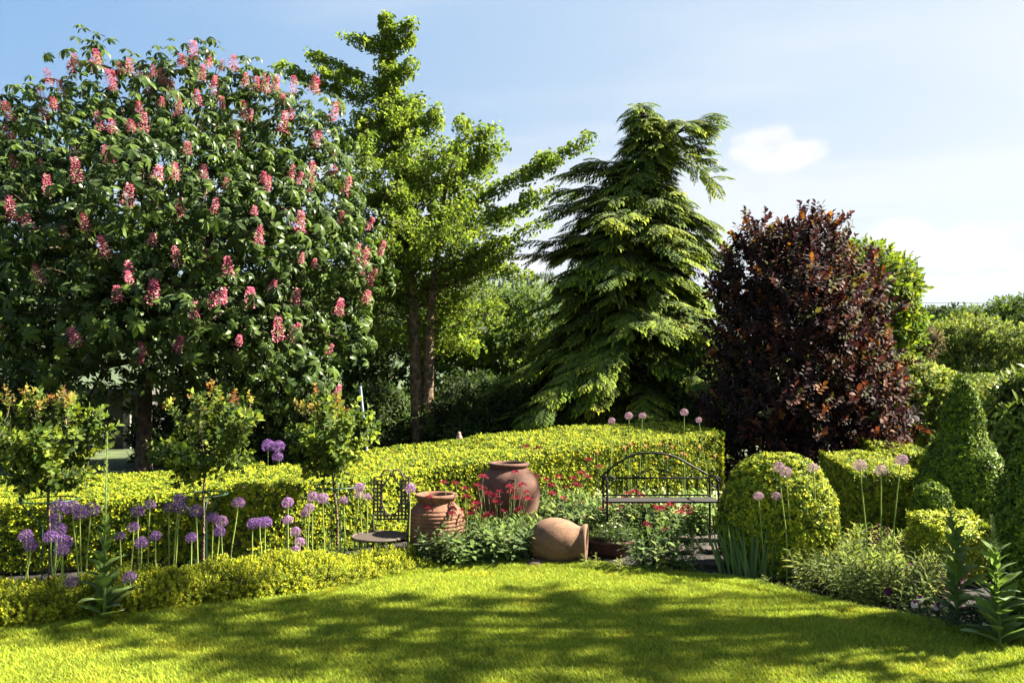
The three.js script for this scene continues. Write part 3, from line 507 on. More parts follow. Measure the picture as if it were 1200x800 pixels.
// --- maidenhair tree (tall spire)
{
  setSeed(9191);
  const d = 18, b = at(494, 0, d); b.y = 0;
  const o = thing('ginkgo_tree', 'tall light green ginkgo tree with a thin spire and a forked trunk', 'tree', b.clone());
  const P = (px, py, dz = 0) => { const p = at(px, py, d); return V(p.x - b.x, p.y, dz); };
  const tg = new GB(), g = new GB();
  const main = curve([P(492, 535), P(490, 500), P(487, 440), P(486, 390), P(478, 290), P(466, 190), P(456, 100), P(452, 18)], 40);
  const second = curve([P(503, 535), P(501, 480), P(502, 440), P(503, 390), P(512, 300), P(520, 230), P(535, 165)], 30);
  tg.tube(main, (t) => 0.16 * Math.pow(1 - t, 0.8) + 0.012, 10); tg.tube(second, (t) => 0.15 * Math.pow(1 - t, 0.7) + 0.012, 10);
  part('trunk', tg.geo(), M.barkPale, o);
  const pal = palette([[0.135, 0.20, 0.016, 5], [0.19, 0.25, 0.018, 4], [0.08, 0.13, 0.013, 3]], 0.18);
  const lists = ginkgoLeaves.map(() => []);
  const fol = (pts, r0, r1, dens) => { const cv = new THREE.CatmullRomCurve3(pts), L = cv.getLength(), n = Math.floor(L * dens); for (let k = 0; k < n; k++) { const t = Math.pow(rnd(), 0.8), q = cv.getPoint(t), r = lerp(r0, r1, t) * Math.pow(rnd(), 0.6), u = onSphere(); u.y = u.y * 0.75 + 0.12; q.addScaledVector(u, r); lists[k % 2].push([q, V(u.x + gauss() * 0.4, u.y + 0.5, u.z + gauss() * 0.4), rr(0.8, 1.3), pal(), rr(0, 6.28)]); } };
  const branch = (a, e, r, f0, f1, dens, sag = 0.1) => { const m = a.clone().lerp(e, 0.5); m.y -= a.distanceTo(e) * sag; const pts = new THREE.QuadraticBezierCurve3(a, m, e).getPoints(6); g.tube(pts, (t) => lerp(r, 0.006, t), 5); fol(pts, f0, f1, dens); return pts; };
  // single long boughs seen against the sky
  for (const [x0, y0, x1, y1, dz] of [[452, 60, 404, 48, 0.2], [455, 105, 363, 70, 0.3], [458, 130, 334, 88, 0.4], [460, 118, 380, 96, 0.6], [452, 45, 484, 34, 0.1], [453, 60, 478, 46, -0.2], [455, 105, 486, 78, 0.2], [462, 150, 382, 160, 0.5], [463, 160, 395, 178, 0.2], [462, 150, 516, 146, 0.3], [460, 130, 492, 118, -0.2], [466, 180, 515, 140, 0.2], [530, 190, 549, 152, 0], [512, 260, 690, 168, 0.4], [514, 250, 655, 188, 0.2], [512, 280, 648, 236, 0.8], [510, 320, 640, 265, 0.5], [512, 300, 622, 330, 0.3], [508, 340, 610, 300, 1.0], [520, 220, 590, 180, 0.3], [540, 200, 572, 178, 0.3], [480, 250, 398, 225, 0.5], [482, 280, 388, 270, 0.7], [484, 300, 392, 305, 0.2]]) {
    const thin = y0 < 135 ? 0.45 : 0.85, pts = branch(P(x0, y0), P(x1, y1, dz), 0.035 * thin, 0.24 * thin, 0.12 * thin, y0 < 135 ? 62 : 40, 0.06);
    for (let k = 0; k < 4; k++) { const q = pts[2 + Math.floor(rnd() * 4)]; branch(q, q.clone().add(V(gauss() * 0.35 + Math.sign(x1 - x0) * 0.25, rr(0.0, 0.4), gauss() * 0.5).multiplyScalar(thin)), 0.012, 0.16 * thin, 0.09 * thin, 42, 0); }
  }
  fol(main.slice(26), 0.17, 0.05, 90);
  // the body of the crown
  const Lh = [[1.5, 1.5], [2.2, 2.0], [3.5, 2.3], [5, 2.4], [6, 1.8], [6.8, 1.0], [7.6, 0.5], [8.6, 0.25], [10, 0.1]];
  for (let k = 0; k < 124; k++) {
    const h = lerp(2.2, 9.6, Math.pow(k / 124, 1.15)), az = k * 2.4, L = table(Lh, h) * rr(0.6, 1.05), stem = (h < 7 && k % 3 === 0) ? second : main;
    const q = stem.reduce((a, c) => Math.abs(c.y - h) < Math.abs(a.y - h) ? c : a);
    const e = q.clone().add(V(Math.cos(az) * L, L * rr(0.12, 0.5), Math.sin(az) * L)); if (h < 3.6 && Math.sin(az) > 0.1) continue; const pts = branch(q, e, 0.024, 0.22 * Math.min(1, 0.35 + L * 0.5), 0.14 * Math.min(1, 0.35 + L * 0.5), L < 0.8 ? 30 : 13, 0.05);
    const m = Math.round(L * 3.6), sc = Math.min(1, L); for (let j = 0; j < m; j++) { const t = pts[1 + Math.floor(rnd() * 5)]; branch(t, t.clone().add(V(gauss() * 0.6 + Math.cos(az) * 0.35, rr(-0.2, 0.55), gauss() * 0.6 + Math.sin(az) * 0.35).multiplyScalar(sc)), 0.008, 0.16, 0.10, 21, 0.03); }
  }
  part('limbs', g.geo(), M.bark, o);
  lists.forEach((l, i) => scatter(o, 'crown', ginkgoLeaves[i], M.thinLeaf, l));
}

// --- hemlock fir with drooping boughs
{
  setSeed(7272);
  const d = 17, b = at(738, 0, d); b.y = 0;
  const o = thing('hemlock_tree', 'dark drooping conifer with layered feathery boughs and a split leaning top', 'tree', b.clone());
  const P = (px, py, dz = 0) => { const p = at(px, py, d); return V(p.x - b.x, p.y, dz); };
  const tg = new GB(), g = new GB(), lists = hemlockSprays.map(() => []);
  const main = curve([P(738, 540), P(738, 470), P(740, 380), P(742, 280), P(748, 220), P(757, 180), P(754, 140), P(748, 122)], 40);
  tg.tube(main, (t) => 0.17 * Math.pow(1 - t, 0.8) + 0.012, 9);
  const side = curve([P(748, 225), P(770, 190), P(792, 158), P(806, 145)], 10); tg.tube(side, (t) => 0.05 * (1 - t) + 0.01, 6);
  part('trunk', tg.geo(), M.bark, o);
  const pal = palette([[0.075, 0.115, 0.011, 5], [0.105, 0.15, 0.012, 4], [0.145, 0.18, 0.013, 2.6], [0.045, 0.08, 0.010, 2]], 0.2);
  const quat = (zdir, roll) => zdir;
  const spray = (q, dir, sc) => lists[Math.floor(rnd() * 3)].push([q, dir, sc, pal()]);
  const bough = (a, dir, L, sag, dens = 14, r = 0.03) => {
    const pts = []; for (let k = 0; k <= 8; k++) { const t = k / 8; pts.push(a.clone().addScaledVector(dir, L * t).add(V(0, 0.22 * L * t - sag * L * t * t, 0))); }
    g.tube(pts, (t) => lerp(r, 0.005, t), 5); const cv = new THREE.CatmullRomCurve3(pts), n = Math.ceil(L * dens), sd = V().crossVectors(dir, UPV).normalize();
    for (let k = 0; k < n; k++) { const t = 0.12 + 0.88 * (k + rnd()) / n, q = cv.getPoint(Math.min(t, 1)), s = k % 2 ? 1 : -1, sp = lerp(0.95, 0.35, t) * s + gauss() * 0.25; const dd = dir.clone().multiplyScalar(0.75).addScaledVector(sd, sp); dd.y = 0.10 - sag * t * 0.7 + gauss() * 0.2; spray(q.add(V(0, gauss() * 0.05, 0)), dd.normalize(), rr(0.7, 1.25) * (0.8 + 0.4 * Math.min(1, L))); }
    spray(pts[8], dir.clone().add(V(0, -0.5, 0)).normalize(), rr(0.7, 1.0));
  };
  const Lh = [[0.4, 2.4], [1.5, 2.5], [2.6, 2.3], [3.6, 1.9], [4.6, 1.6], [5.4, 1.15], [6.1, 0.65], [6.7, 0.35], [7.5, 0.15]];
  for (let k = 0; k < 300; k++) {
    const h = lerp(0.5, 7.62, k / 300), az = k * 2.39996 + gauss() * 0.3, q = main.reduce((m, c) => Math.abs(c.y - h) < Math.abs(m.y - h) ? c : m), wob = 0.9 + 0.75 * N3(h * 1.3, Math.cos(az) * 1.2, Math.sin(az) * 1.2 + 4);
    bough(q, V(Math.cos(az), 0, Math.sin(az)), table(Lh, h) * wob * rr(0.75, 1.08), rr(0.35, 0.6), 13);
  }
  for (const [x, y] of [[830, 216], [824, 150], [826, 140], [806, 200], [818, 260], [812, 300], [690, 195], [672, 205], [660, 225], [655, 250], [640, 290], [632, 300]]) { const e = P(x, y, rr(-0.2, 0.5)), q = (x > 780 && y < 220 ? side[7] : main.reduce((m, c) => Math.abs(c.y - e.y) < Math.abs(m.y - e.y) ? c : m)).clone(), dir = e.clone().sub(q); const L = dir.length(); dir.normalize(); bough(q, dir, L, 0.22, 14, 0.02); }
  for (const q of side) for (let k = 0; k < 2; k++) { const az = rr(0, 6.28); bough(q, V(Math.cos(az), 0.2, Math.sin(az)).normalize(), rr(0.3, 0.6), 0.6, 12, 0.01); }
  part('limbs', g.geo(), M.bark, o);
  // sprays keep their upper side up: build matrices directly
  hemlockSprays.forEach((geo, i) => {
    const l = lists[i], im = new THREE.InstancedMesh(geo, M.needle, l.length); im.name = 'crown'; im.userData.kind = 'stuff'; im.castShadow = im.receiveShadow = true;
    l.forEach(([p, dir, s, col], k) => { const z = dir.clone().normalize(), x = V().crossVectors(UPV, z); x.y += gauss() * 0.25; x.normalize(); const y = V().crossVectors(z, x).normalize(); x.crossVectors(y, z); _m.makeBasis(x.multiplyScalar(s), y.multiplyScalar(s), z.multiplyScalar(s)); _m.setPosition(p); im.setMatrixAt(k, _m); im.setColorAt(k, _c.setRGB(...col)); });
    o.add(im);
  });
}

// --- copper beech
{
  const pal = palette([[0.018, 0.006, 0.0072, 6], [0.032, 0.009, 0.008, 3], [0.085, 0.021, 0.007, 1.9], [0.055, 0.05, 0.007, 1.3], [0.15, 0.055, 0.007, 0.7]], 0.2);
  const L = [[930, 420, 85, 110], [880, 330, 42, 55, 0.2], [955, 320, 50, 58, 0.1], [995, 350, 45, 52, 0], [860, 400, 42, 60, 0.3], [1005, 430, 46, 60, 0.3], [925, 370, 55, 60, 0.7], [900, 470, 60, 60, 0.7], [985, 480, 62, 55, 0.6], [850, 480, 40, 52, 0.3], [875, 530, 50, 40, 0.4], [960, 540, 70, 40, 0.5], [1020, 500, 38, 36, 0.2], [962, 282, 24, 28], [885, 290, 22, 28, 0.1], [845, 335, 20, 22, 0.2], [915, 300, 26, 30, 0.1]];
  const { o, lists } = lobeTree('copper_beech', 'bushy copper beech tree with dark purple and rust leaves', 'tree', { d: 12, base: 930, lobes: L.map(([x, y, a, b, z]) => [928 + (x - 930) * 0.9, y + (y < 330 ? 0 : 2), a * 0.82, b * 0.92, z]), trunk: 0.07, stems: 3, count: 6600, pal, sprigs: beechSprigs, mat: M.beech, seed: 4, trunkTop: 0.9, opts: { depth: 0.26, inner: 0.1, amp: 0.85, freq: 3.4, up: 0.6, size: [0.6, 1.15] } });
  // loose shoots that stand out of the crown
  setSeed(411); const g = new GB(), list = beechSprigs.map(() => []), b = o.position;
  for (const [x0, y0, x1, y1] of [[880, 320, 862, 262], [895, 310, 880, 270], [900, 320, 905, 278], [950, 300, 955, 262], [962, 295, 970, 262], [975, 305, 985, 278], [925, 310, 930, 285], [865, 340, 840, 300], [860, 360, 832, 322], [1000, 330, 1010, 305], [1020, 380, 1045, 360], [1030, 430, 1058, 425], [1030, 470, 1062, 492], [1035, 490, 1068, 500], [850, 450, 822, 470], [855, 420, 826, 415], [960, 350, 935, 300], [940, 330, 920, 292]]) {
    const a = at(x0, y0, 12).sub(b), e = at(x1, y1, 12).sub(b); a.z = rr(0, 0.4); e.z = rr(-0.2, 0.6); const pts = limb(g, a, e, 0.012, 0.004, 0.1, 4, 6), cv = new THREE.CatmullRomCurve3(pts);
    for (let k = 0; k < 9; k++) { const t = rr(0.1, 1); list[k % 2].push([cv.getPoint(t), e.clone().sub(a).normalize().add(V(gauss() * 0.7, gauss() * 0.5, gauss() * 0.7)), rr(0.7, 1.0), pal(), rr(0, 6.28)]); }
  }
  part('shoots', g.geo(), M.twig, o); list.forEach((l, i) => scatter(o, 'crown', beechSprigs[i], M.beech, l));
}
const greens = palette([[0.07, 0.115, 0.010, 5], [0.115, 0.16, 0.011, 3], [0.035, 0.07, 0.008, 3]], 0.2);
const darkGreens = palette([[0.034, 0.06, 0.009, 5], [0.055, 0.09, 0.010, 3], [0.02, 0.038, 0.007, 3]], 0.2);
const brightGreens = palette([[0.11, 0.165, 0.009, 5], [0.175, 0.21, 0.010, 3], [0.05, 0.095, 0.009, 2]], 0.2);
const paleGreens = palette([[0.135, 0.175, 0.022, 5], [0.21, 0.235, 0.036, 3], [0.06, 0.095, 0.014, 3]], 0.2);
lobeTree('hornbeam_tree', 'bright green tree growing close behind the copper beech', 'tree', { d: 15, base: 1015, lobes: [[1025, 350, 42, 46], [1010, 315, 32, 25], [1045, 390, 28, 34], [1000, 400, 40, 50], [1052, 335, 20, 26], [1020, 440, 40, 40]], trunk: 0.09, count: 2600, pal: brightGreens, seed: 11 });
lobeTree('round_shrub', 'rounded pale green shrub between the copper beech and the cone topiary', 'shrub', { d: 13, base: 1066, lobes: [[1065, 480, 46, 46], [1035, 470, 30, 30, 0.2], [1095, 478, 30, 34, 0.2], [1060, 455, 35, 26, 0.2], [1075, 520, 45, 40, 0.3]], trunk: 0.05, stems: 3, count: 2600, pal: paleGreens, seed: 12, opts: { size: [0.6, 0.95] }, trunkTop: 0.4 });
lobeTree('laurel_shrub', 'glossy laurel-leaved shrub between the cone topiary and the dark broad cone', 'shrub', { d: 10, base: 1192, lobes: [[1185, 490, 38, 36], [1215, 485, 40, 40, 0.1], [1170, 515, 30, 36, 0.2], [1205, 530, 45, 45, 0.1]], trunk: 0.04, stems: 3, count: 900, pal: paleGreens, sprigs: laurelSprigs, mat: M.glossy, seed: 13, trunkTop: 0.4 });
// orchard and field trees beyond the far hedge
lobeTree('orchard_tree', 'spreading pale green orchard tree beyond the far clipped hedge', 'tree', { d: 27, base: 1130, lobes: [[1105, 405, 36, 24], [1140, 400, 40, 26], [1175, 415, 40, 26, 1], [1090, 425, 30, 22], [1150, 430, 60, 18]], trunk: 0.14, count: 3600, pal: paleGreens, seed: 14, group: 'trees beyond the far hedge', opts: { size: [0.9, 1.4] } });
lobeTree('orchard_tree', 'rounded darker tree rising behind the pale orchard tree', 'tree', { d: 38, base: 1102, lobes: [[1095, 385, 26, 20], [1112, 382, 20, 18], [1080, 400, 20, 20]], trunk: 0.2, count: 1700, pal: darkGreens, seed: 15, group: 'trees beyond the far hedge', opts: { size: [1.1, 1.7] } });
lobeTree('orchard_tree', 'open airy tree with sky showing through its layered branches', 'tree', { d: 34, base: 1160, lobes: [[1135, 372, 22, 10], [1160, 376, 20, 10], [1180, 360, 20, 9], [1195, 372, 20, 12], [1150, 388, 26, 10], [1185, 390, 26, 12], [1210, 355, 20, 10]], trunk: 0.14, count: 1500, pal: greens, seed: 16, group: 'trees beyond the far hedge', opts: { size: [0.9, 1.4], depth: 0.4 } });
lobeTree('orchard_tree', 'dense dark green tree at the end of the orchard', 'tree', { d: 30, base: 1200, lobes: [[1200, 395, 22, 22], [1225, 385, 30, 26], [1205, 420, 30, 24]], trunk: 0.16, count: 1800, pal: darkGreens, seed: 17, group: 'trees beyond the far hedge', opts: { size: [1, 1.5] } });
lobeTree('leaning_tree', 'small leaning tree with a reddish brown open crown', 'tree', { d: 20, base: 1095, lobes: [[1070, 410, 18, 14], [1082, 402, 16, 10], [1062, 425, 14, 10]], trunk: 0.07, count: 420, pal: palette([[0.09, 0.06, 0.03, 4], [0.10, 0.13, 0.03, 2]], 0.2), seed: 18, trunkTop: 2.0 });
// shrubs and trees that close the garden behind the hedge
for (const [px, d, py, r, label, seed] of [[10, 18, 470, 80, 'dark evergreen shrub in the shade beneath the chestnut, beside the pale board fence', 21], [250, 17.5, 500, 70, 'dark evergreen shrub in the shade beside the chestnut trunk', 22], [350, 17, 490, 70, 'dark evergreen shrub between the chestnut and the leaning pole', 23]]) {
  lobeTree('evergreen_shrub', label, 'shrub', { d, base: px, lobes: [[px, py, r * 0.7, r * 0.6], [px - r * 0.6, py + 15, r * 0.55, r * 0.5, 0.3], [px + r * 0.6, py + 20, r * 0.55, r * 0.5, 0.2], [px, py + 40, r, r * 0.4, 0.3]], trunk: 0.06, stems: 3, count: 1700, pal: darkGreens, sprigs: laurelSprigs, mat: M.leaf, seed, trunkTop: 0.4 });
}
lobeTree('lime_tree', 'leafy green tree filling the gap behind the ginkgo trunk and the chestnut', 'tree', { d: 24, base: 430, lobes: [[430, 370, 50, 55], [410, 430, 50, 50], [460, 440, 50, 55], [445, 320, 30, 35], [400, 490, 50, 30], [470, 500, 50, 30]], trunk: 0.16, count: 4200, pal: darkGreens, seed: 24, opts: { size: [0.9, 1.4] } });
lobeTree('lime_tree', 'leafy green tree filling the gap between the ginkgo and the conifer', 'tree', { d: 23, base: 580, lobes: [[570, 390, 60, 50], [620, 380, 45, 42], [540, 440, 50, 50], [600, 450, 60, 50], [560, 500, 70, 35], [640, 440, 50, 60], [520, 390, 40, 45]], trunk: 0.16, count: 5200, pal: greens, seed: 25, opts: { size: [0.9, 1.4] } });
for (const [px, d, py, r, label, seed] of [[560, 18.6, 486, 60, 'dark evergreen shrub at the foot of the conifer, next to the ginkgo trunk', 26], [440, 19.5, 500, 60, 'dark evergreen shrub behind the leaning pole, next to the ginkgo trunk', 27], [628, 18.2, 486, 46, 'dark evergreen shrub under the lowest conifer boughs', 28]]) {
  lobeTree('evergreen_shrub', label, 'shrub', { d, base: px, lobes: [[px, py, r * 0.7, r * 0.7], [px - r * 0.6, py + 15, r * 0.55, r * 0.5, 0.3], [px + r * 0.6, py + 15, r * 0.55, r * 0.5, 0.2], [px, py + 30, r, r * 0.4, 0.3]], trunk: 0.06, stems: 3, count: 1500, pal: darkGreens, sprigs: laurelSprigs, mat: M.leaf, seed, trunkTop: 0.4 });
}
lobeTree('evergreen_shrub', 'pale leafy shrub between the conifer and the copper beech', 'shrub', { d: 15.5, base: 822, lobes: [[820, 440, 28, 45], [835, 480, 30, 40], [805, 490, 30, 35]], trunk: 0.06, stems: 2, count: 1300, pal: greens, seed: 29, trunkTop: 0.4 });

// wooded hill far away
{
  const g = new GB(), nx = 160, nz = 14;
  const hh = (x, t) => (170 + 300 * Math.sin(Math.PI * Math.min(1, t * 0.75 + 0.05)) * (0.82 + 0.3 * fbm(x / 1500, 2.2, t, 4))) * sstep(0, 0.25, t) * (1 - 0.92 * sstep(100, 1100, x));
  for (let j = 0; j <= nz; j++) for (let i = 0; i <= nx; i++) { const t = j / nz, x = lerp(-4200, 4200, i / nx); g.v(x, hh(x, t) - 5, -2300 - 1500 * t, x / 60, t * 20); }
  for (let j = 0; j < nz; j++) for (let i = 0; i < nx; i++) { const a = j * (nx + 1) + i; g.t(a, a + 1, a + nx + 1); g.t(a + 1, a + nx + 2, a + nx + 1); }
  const hill = structure('hill', g.geo(), M.hill, 'blue-green wooded hill far behind the garden trees', 'hill');
  setSeed(3131);
  const fir = new GB(); fir.color(1, 1, 1); fir.tube([V(0, 0, 0), V(0, 9, 0), V(0, 24, 0)], [6, 5, 0.2], 5);
  const l = []; for (let k = 0; k < 9000; k++) { const t = rr(0.1, 0.95), x = rr(-3200, 3200); l.push([V(x, hh(x, t) - 9, -2300 - 1500 * t), UPV, rr(0.7, 1.4), [0.035 * rr(0.7, 1.2), 0.055 * rr(0.7, 1.2), 0.02], rr(0, 6)]); }
  scatter(hill, 'forest', fir.geo(), new THREE.MeshStandardMaterial({ color: LIN(1, 1, 1), roughness: 1, vertexColors: true }), l);
}

// ------------------------------------------------------------------ trees outside the frame that shade the lawn
{
  const pal = greens; setSeed(5150);
  const shade = (name, label, base, h, blobs, seed) => {
    setSeed(seed); const o = thing(name, label, 'tree', base.clone()), g = new GB(), tg = new GB(), L = [];
    const top = V(0, h * 0.55, 0); tg.tube([V(0, -0.05, 0), V(0, 0.2, 0), V(0.05, h * 0.3, 0), top], [0.24, 0.18, 0.15, 0.12], 10);
    for (const [px, py, r, hh] of blobs) { const q = ground(px, py); const k = hh / SUN.y; const c = q.addScaledVector(SUN, k).sub(base); L.push([c, r, r * 0.6, r]); limb(g, top, c, 0.05, 0.02, 0.08, 5); }
    part('trunk', tg.geo(), M.bark, o); part('limbs', g.geo(), M.bark, o);
    lobeCrown(L, blobs.reduce((s, b) => s + b[2] * b[2] * 230, 0), pal, { sprigs: broadSprigs, inner: 0.4, depth: 0.4, amp: 0.9, size: [0.9, 1.4] }).forEach((l, i) => scatter(o, 'crown', broadSprigs[i], M.leaf, l));
  };
  shade('shade_tree', 'broadleaf tree beside the lawn casting dappled shade over the grass', V(8.4, 0, -6.2), 8.5, [[60, 735, 0.42, 7.5], [170, 738, 0.45, 7.4], [250, 725, 0.42, 7.6], [330, 738, 0.5, 7.8], [420, 722, 0.45, 8], [440, 752, 0.42, 7.3], [340, 772, 0.35, 7.6], [210, 768, 0.3, 8], [110, 702, 0.36, 8], [10, 708, 0.42, 8], [560, 765, 0.3, 8.2], [470, 795, 0.35, 8.1]], 71);
  shade('shade_tree', 'taller broadleaf tree beside the lawn casting dappled shade over the middle of the grass', V(10.6, 0, -7.0), 9.5, [[620, 708, 0.32, 8.2], [690, 716, 0.4, 8.4], [770, 722, 0.36, 8.6], [660, 742, 0.34, 8], [740, 748, 0.36, 8.3], [830, 742, 0.3, 8.8], [620, 785, 0.35, 8], [720, 790, 0.4, 8.3], [820, 785, 0.35, 8.6], [900, 775, 0.32, 8.8], [540, 730, 0.28, 8.9], [860, 705, 0.22, 9], [530, 643, 0.26, 8.6], [585, 655, 0.14, 8.8]], 72);
  shade('shade_tree', 'small broadleaf tree shading the end of the lawn by the foxglove plants', V(7.2, 0, -5.8), 5, [[940, 735, 0.22, 3.6], [1010, 785, 0.26, 4.2], [1120, 798, 0.2, 4.3]], 73);
}

// ------------------------------------------------------------------ pots
function pot(name, label, pos, prof, mat, { tilt = 0, turn = 0, rimIndex } = {}) {
  const o = thing(name, label, 'pot', pos);
  const lathe = (rows, seg = 56) => { const g = new THREE.LatheGeometry(rows.map(([r, y]) => new THREE.Vector2(r, y)), seg); const uv = g.attributes.uv, p = g.attributes.position; for (let i = 0; i < p.count; i++) uv.setXY(i, Math.atan2(p.getX(i), p.getZ(i)) * 0.4, p.getY(i) * 1.3); return g; };
  const wall = lathe(prof.body), rim = lathe(prof.rim);
  part('body', wall, mat, o); part('rim', rim, mat, o);
  o.rotation.set(0, turn, tilt, 'YXZ');
  return o;
}
{
  // ribbed jar
  const d = 7.25, R = 34.5 / F * d, H = 0.56, body = [];
  body.push([0.001, 0.0]);
  const ring = 17;
  for (let k = 0; k <= 168; k++) { const t = k / 168, y = H * t, base = R * (0.66 + 0.34 * Math.sin(Math.PI * clamp(0.08 + t * 0.80, 0, 1)) ** 0.9) * (t > 0.82 ? 1 - 0.22 * ((t - 0.82) / 0.18) ** 1.5 : 1), f = (t * ring) % 1, on = t > 0.03 && t < 0.93 ? 1 : 0; body.push([base + on * 0.012 * (Math.pow(Math.abs(Math.sin(Math.PI * f)), 0.6) - 0.6), y]); }
  const rTop = body[body.length - 1][0];
  pot('ribbed_pot', 'ribbed terracotta jar standing by the iron chair', V(at(511, 0, d).x, -0.02, -d), { body, rim: [[rTop - 0.004, H - 0.005], [rTop - 0.006, H + 0.02], [rTop + 0.012, H + 0.035], [rTop + 0.026, H + 0.05], [rTop + 0.028, H + 0.066], [rTop + 0.018, H + 0.078], [rTop - 0.006, H + 0.078], [rTop - 0.022, H + 0.066], [rTop - 0.026, H + 0.02], [rTop - 0.01, H - 0.1], [R * 0.9, H - 0.25], [R * 0.9, 0.2], [0.001, 0.15]] }, M.clayRib);
}
{
  // large smooth urn behind the valerian
  const d = 8.0, R = 37 / F * d, H = 0.72, rows = [[0.001, 0], [R * 0.5, 0], [R * 0.62, 0.06], [R * 0.8, 0.2], [R * 0.93, 0.33], [R * 0.995, 0.44], [R, 0.5], [R * 0.97, 0.57], [R * 0.86, 0.645], [R * 0.70, 0.70], [R * 0.60, 0.725]].map(([r, y]) => new THREE.Vector2(r, y)), sp = new THREE.SplineCurve(rows.slice(1)).getPoints(40), body = [[0.001, 0], ...sp.map((p) => [p.x, p.y])];
  const rt = R * 0.60;
  const o = pot('terracotta_urn', 'big round smooth terracotta urn behind the red valerian', V(at(596, 0, d).x, 0.05, -d), { body, rim: [[rt - 0.002, 0.72], [rt - 0.004, 0.735], [rt + 0.012, 0.748], [rt + 0.02, 0.762], [rt + 0.012, 0.778], [rt - 0.01, 0.782], [rt - 0.03, 0.772], [rt - 0.035, 0.74], [R * 0.8, 0.6], [R * 0.9, 0.45], [R * 0.6, 0.1], [0.001, 0.06]] }, M.clayDark);
  for (const a of [0.12]) { const lug = new GB(); lug.tube(curve([V(-0.03, 0, 0), V(-0.015, 0.004, 0.018), V(0.015, 0.004, 0.018), V(0.03, 0, 0)], 8), 0.009, 6); const m = part('lug', lug.geo(), M.clayDark, o); const r = R * 0.90; m.position.set(Math.sin(a) * r * 0.97, 0.635, Math.cos(a) * r * 0.97); m.rotation.y = a; }
}
{
  // jar lying on its side
  const d = 7.15, R = 0.235, L = 0.50, rows = [[0.05, 0.0], [0.11, 0.012], [0.165, 0.06], [0.2, 0.13], [0.214, 0.20], [0.212, 0.27], [0.19, 0.36], [0.16, 0.42], [0.152, 0.45]].map(([r, y]) => new THREE.Vector2(r, y)), body = [[0.001, 0], ...new THREE.SplineCurve(rows).getPoints(40).map((p) => [p.x, p.y])];
  const o = pot('fallen_jar', 'plain terracotta jar lying on its side at the lawn edge', V(0, 0, 0), { body, rim: [[0.150, 0.445], [0.154, 0.462], [0.168, 0.478], [0.176, 0.497], [0.172, 0.512], [0.158, 0.516], [0.140, 0.505], [0.132, 0.47], [0.165, 0.36], [0.185, 0.22], [0.1, 0.05], [0.001, 0.03]] }, M.clay);
  o.rotation.set(0, -0.17, -Math.PI / 2 - 0.03, 'YXZ');
  const c = at(646, 634, d); o.position.set(c.x - 0.19, 0.205, -d - 0.05);
}
{
  // low bowl with small white flowers
  const d = 7.6, x = at(717, 0, d).x;
  const o = pot('terracotta_bowl', 'low wide terracotta bowl planted with tiny white flowers', V(x, -0.02, -d), { body: [[0.001, 0], [0.14, 0], [0.17, 0.04], [0.20, 0.1], [0.215, 0.13]], rim: [[0.213, 0.128], [0.225, 0.135], [0.232, 0.15], [0.228, 0.165], [0.21, 0.168], [0.195, 0.155], [0.19, 0.13], [0.001, 0.125]] }, M.clayDark);
  setSeed(66); const l = [], f = [], fg = new GB(); fg.color(1, 1, 1); for (let k = 0; k < 5; k++) { const a = k * 1.257; fg.leaf(V(0, 0, 0), V(Math.cos(a), 0.4, Math.sin(a)), UPV, 0.012, 0.010, { rows: 2, droop: 0 }); }
  for (let k = 0; k < 700; k++) { const a = rr(0, 6.28), r = Math.sqrt(rnd()) * 0.22, h = 0.15 + 0.13 * (1 - (r / 0.24) ** 2) * rr(0.3, 1); l.push([V(Math.cos(a) * r, h, Math.sin(a) * r), V(Math.cos(a) * r * 3, 1, Math.sin(a) * r * 3), rr(0.7, 1.1), darkGreens().map((v, i) => v * [1.5, 1.3, 1.5][i]), rr(0, 6)]); if (k < 34) f.push([V(Math.cos(a) * r, 0.17 + 0.14 * (1 - (r / 0.24) ** 2), Math.sin(a) * r), V(gauss() * 0.3, 1, 0.3), rr(0.8, 1.2), [0.8, 0.8, 0.75], 0]); }
  const t = thing('bowl_plant', 'mat of fine leaves with tiny white flowers growing in the low bowl', 'plant', V(x, -0.02, -d)); scatter(t, 'foliage', yewSprigs[0], M.leaf, l); scatter(t, 'flowers', fg.geo(), M.petal, f);
}
function rock(name, label, pos, sx, sy, sz, seed) {
  const g = new THREE.IcosahedronGeometry(1, 5), p = g.attributes.position;
  for (let i = 0; i < p.count; i++) { const v = V().fromBufferAttribute(p, i), k = 1 + 0.35 * fbm(v.x * 1.1 + seed, v.y * 1.1, v.z * 1.1, 3) + 0.12 * fbm(v.x * 5, v.y * 5 + seed, v.z * 5, 3); p.setXYZ(i, v.x * k * sx, Math.max(v.y * k, -0.5) * sy, v.z * k * sz); g.attributes.uv.setXY(i, v.x, v.y); }
  g.computeVertexNormals(); const m = part(numbered(name), g, M.stone, scene); m.position.copy(pos); m.userData = { label, category: 'rock' }; return m;
}
rock('garden_stone', 'rough brown stone leaning at the foot of the fallen jar', V(at(628, 0, 6.95).x, 0.03, -6.95), 0.085, 0.055, 0.07, 3);

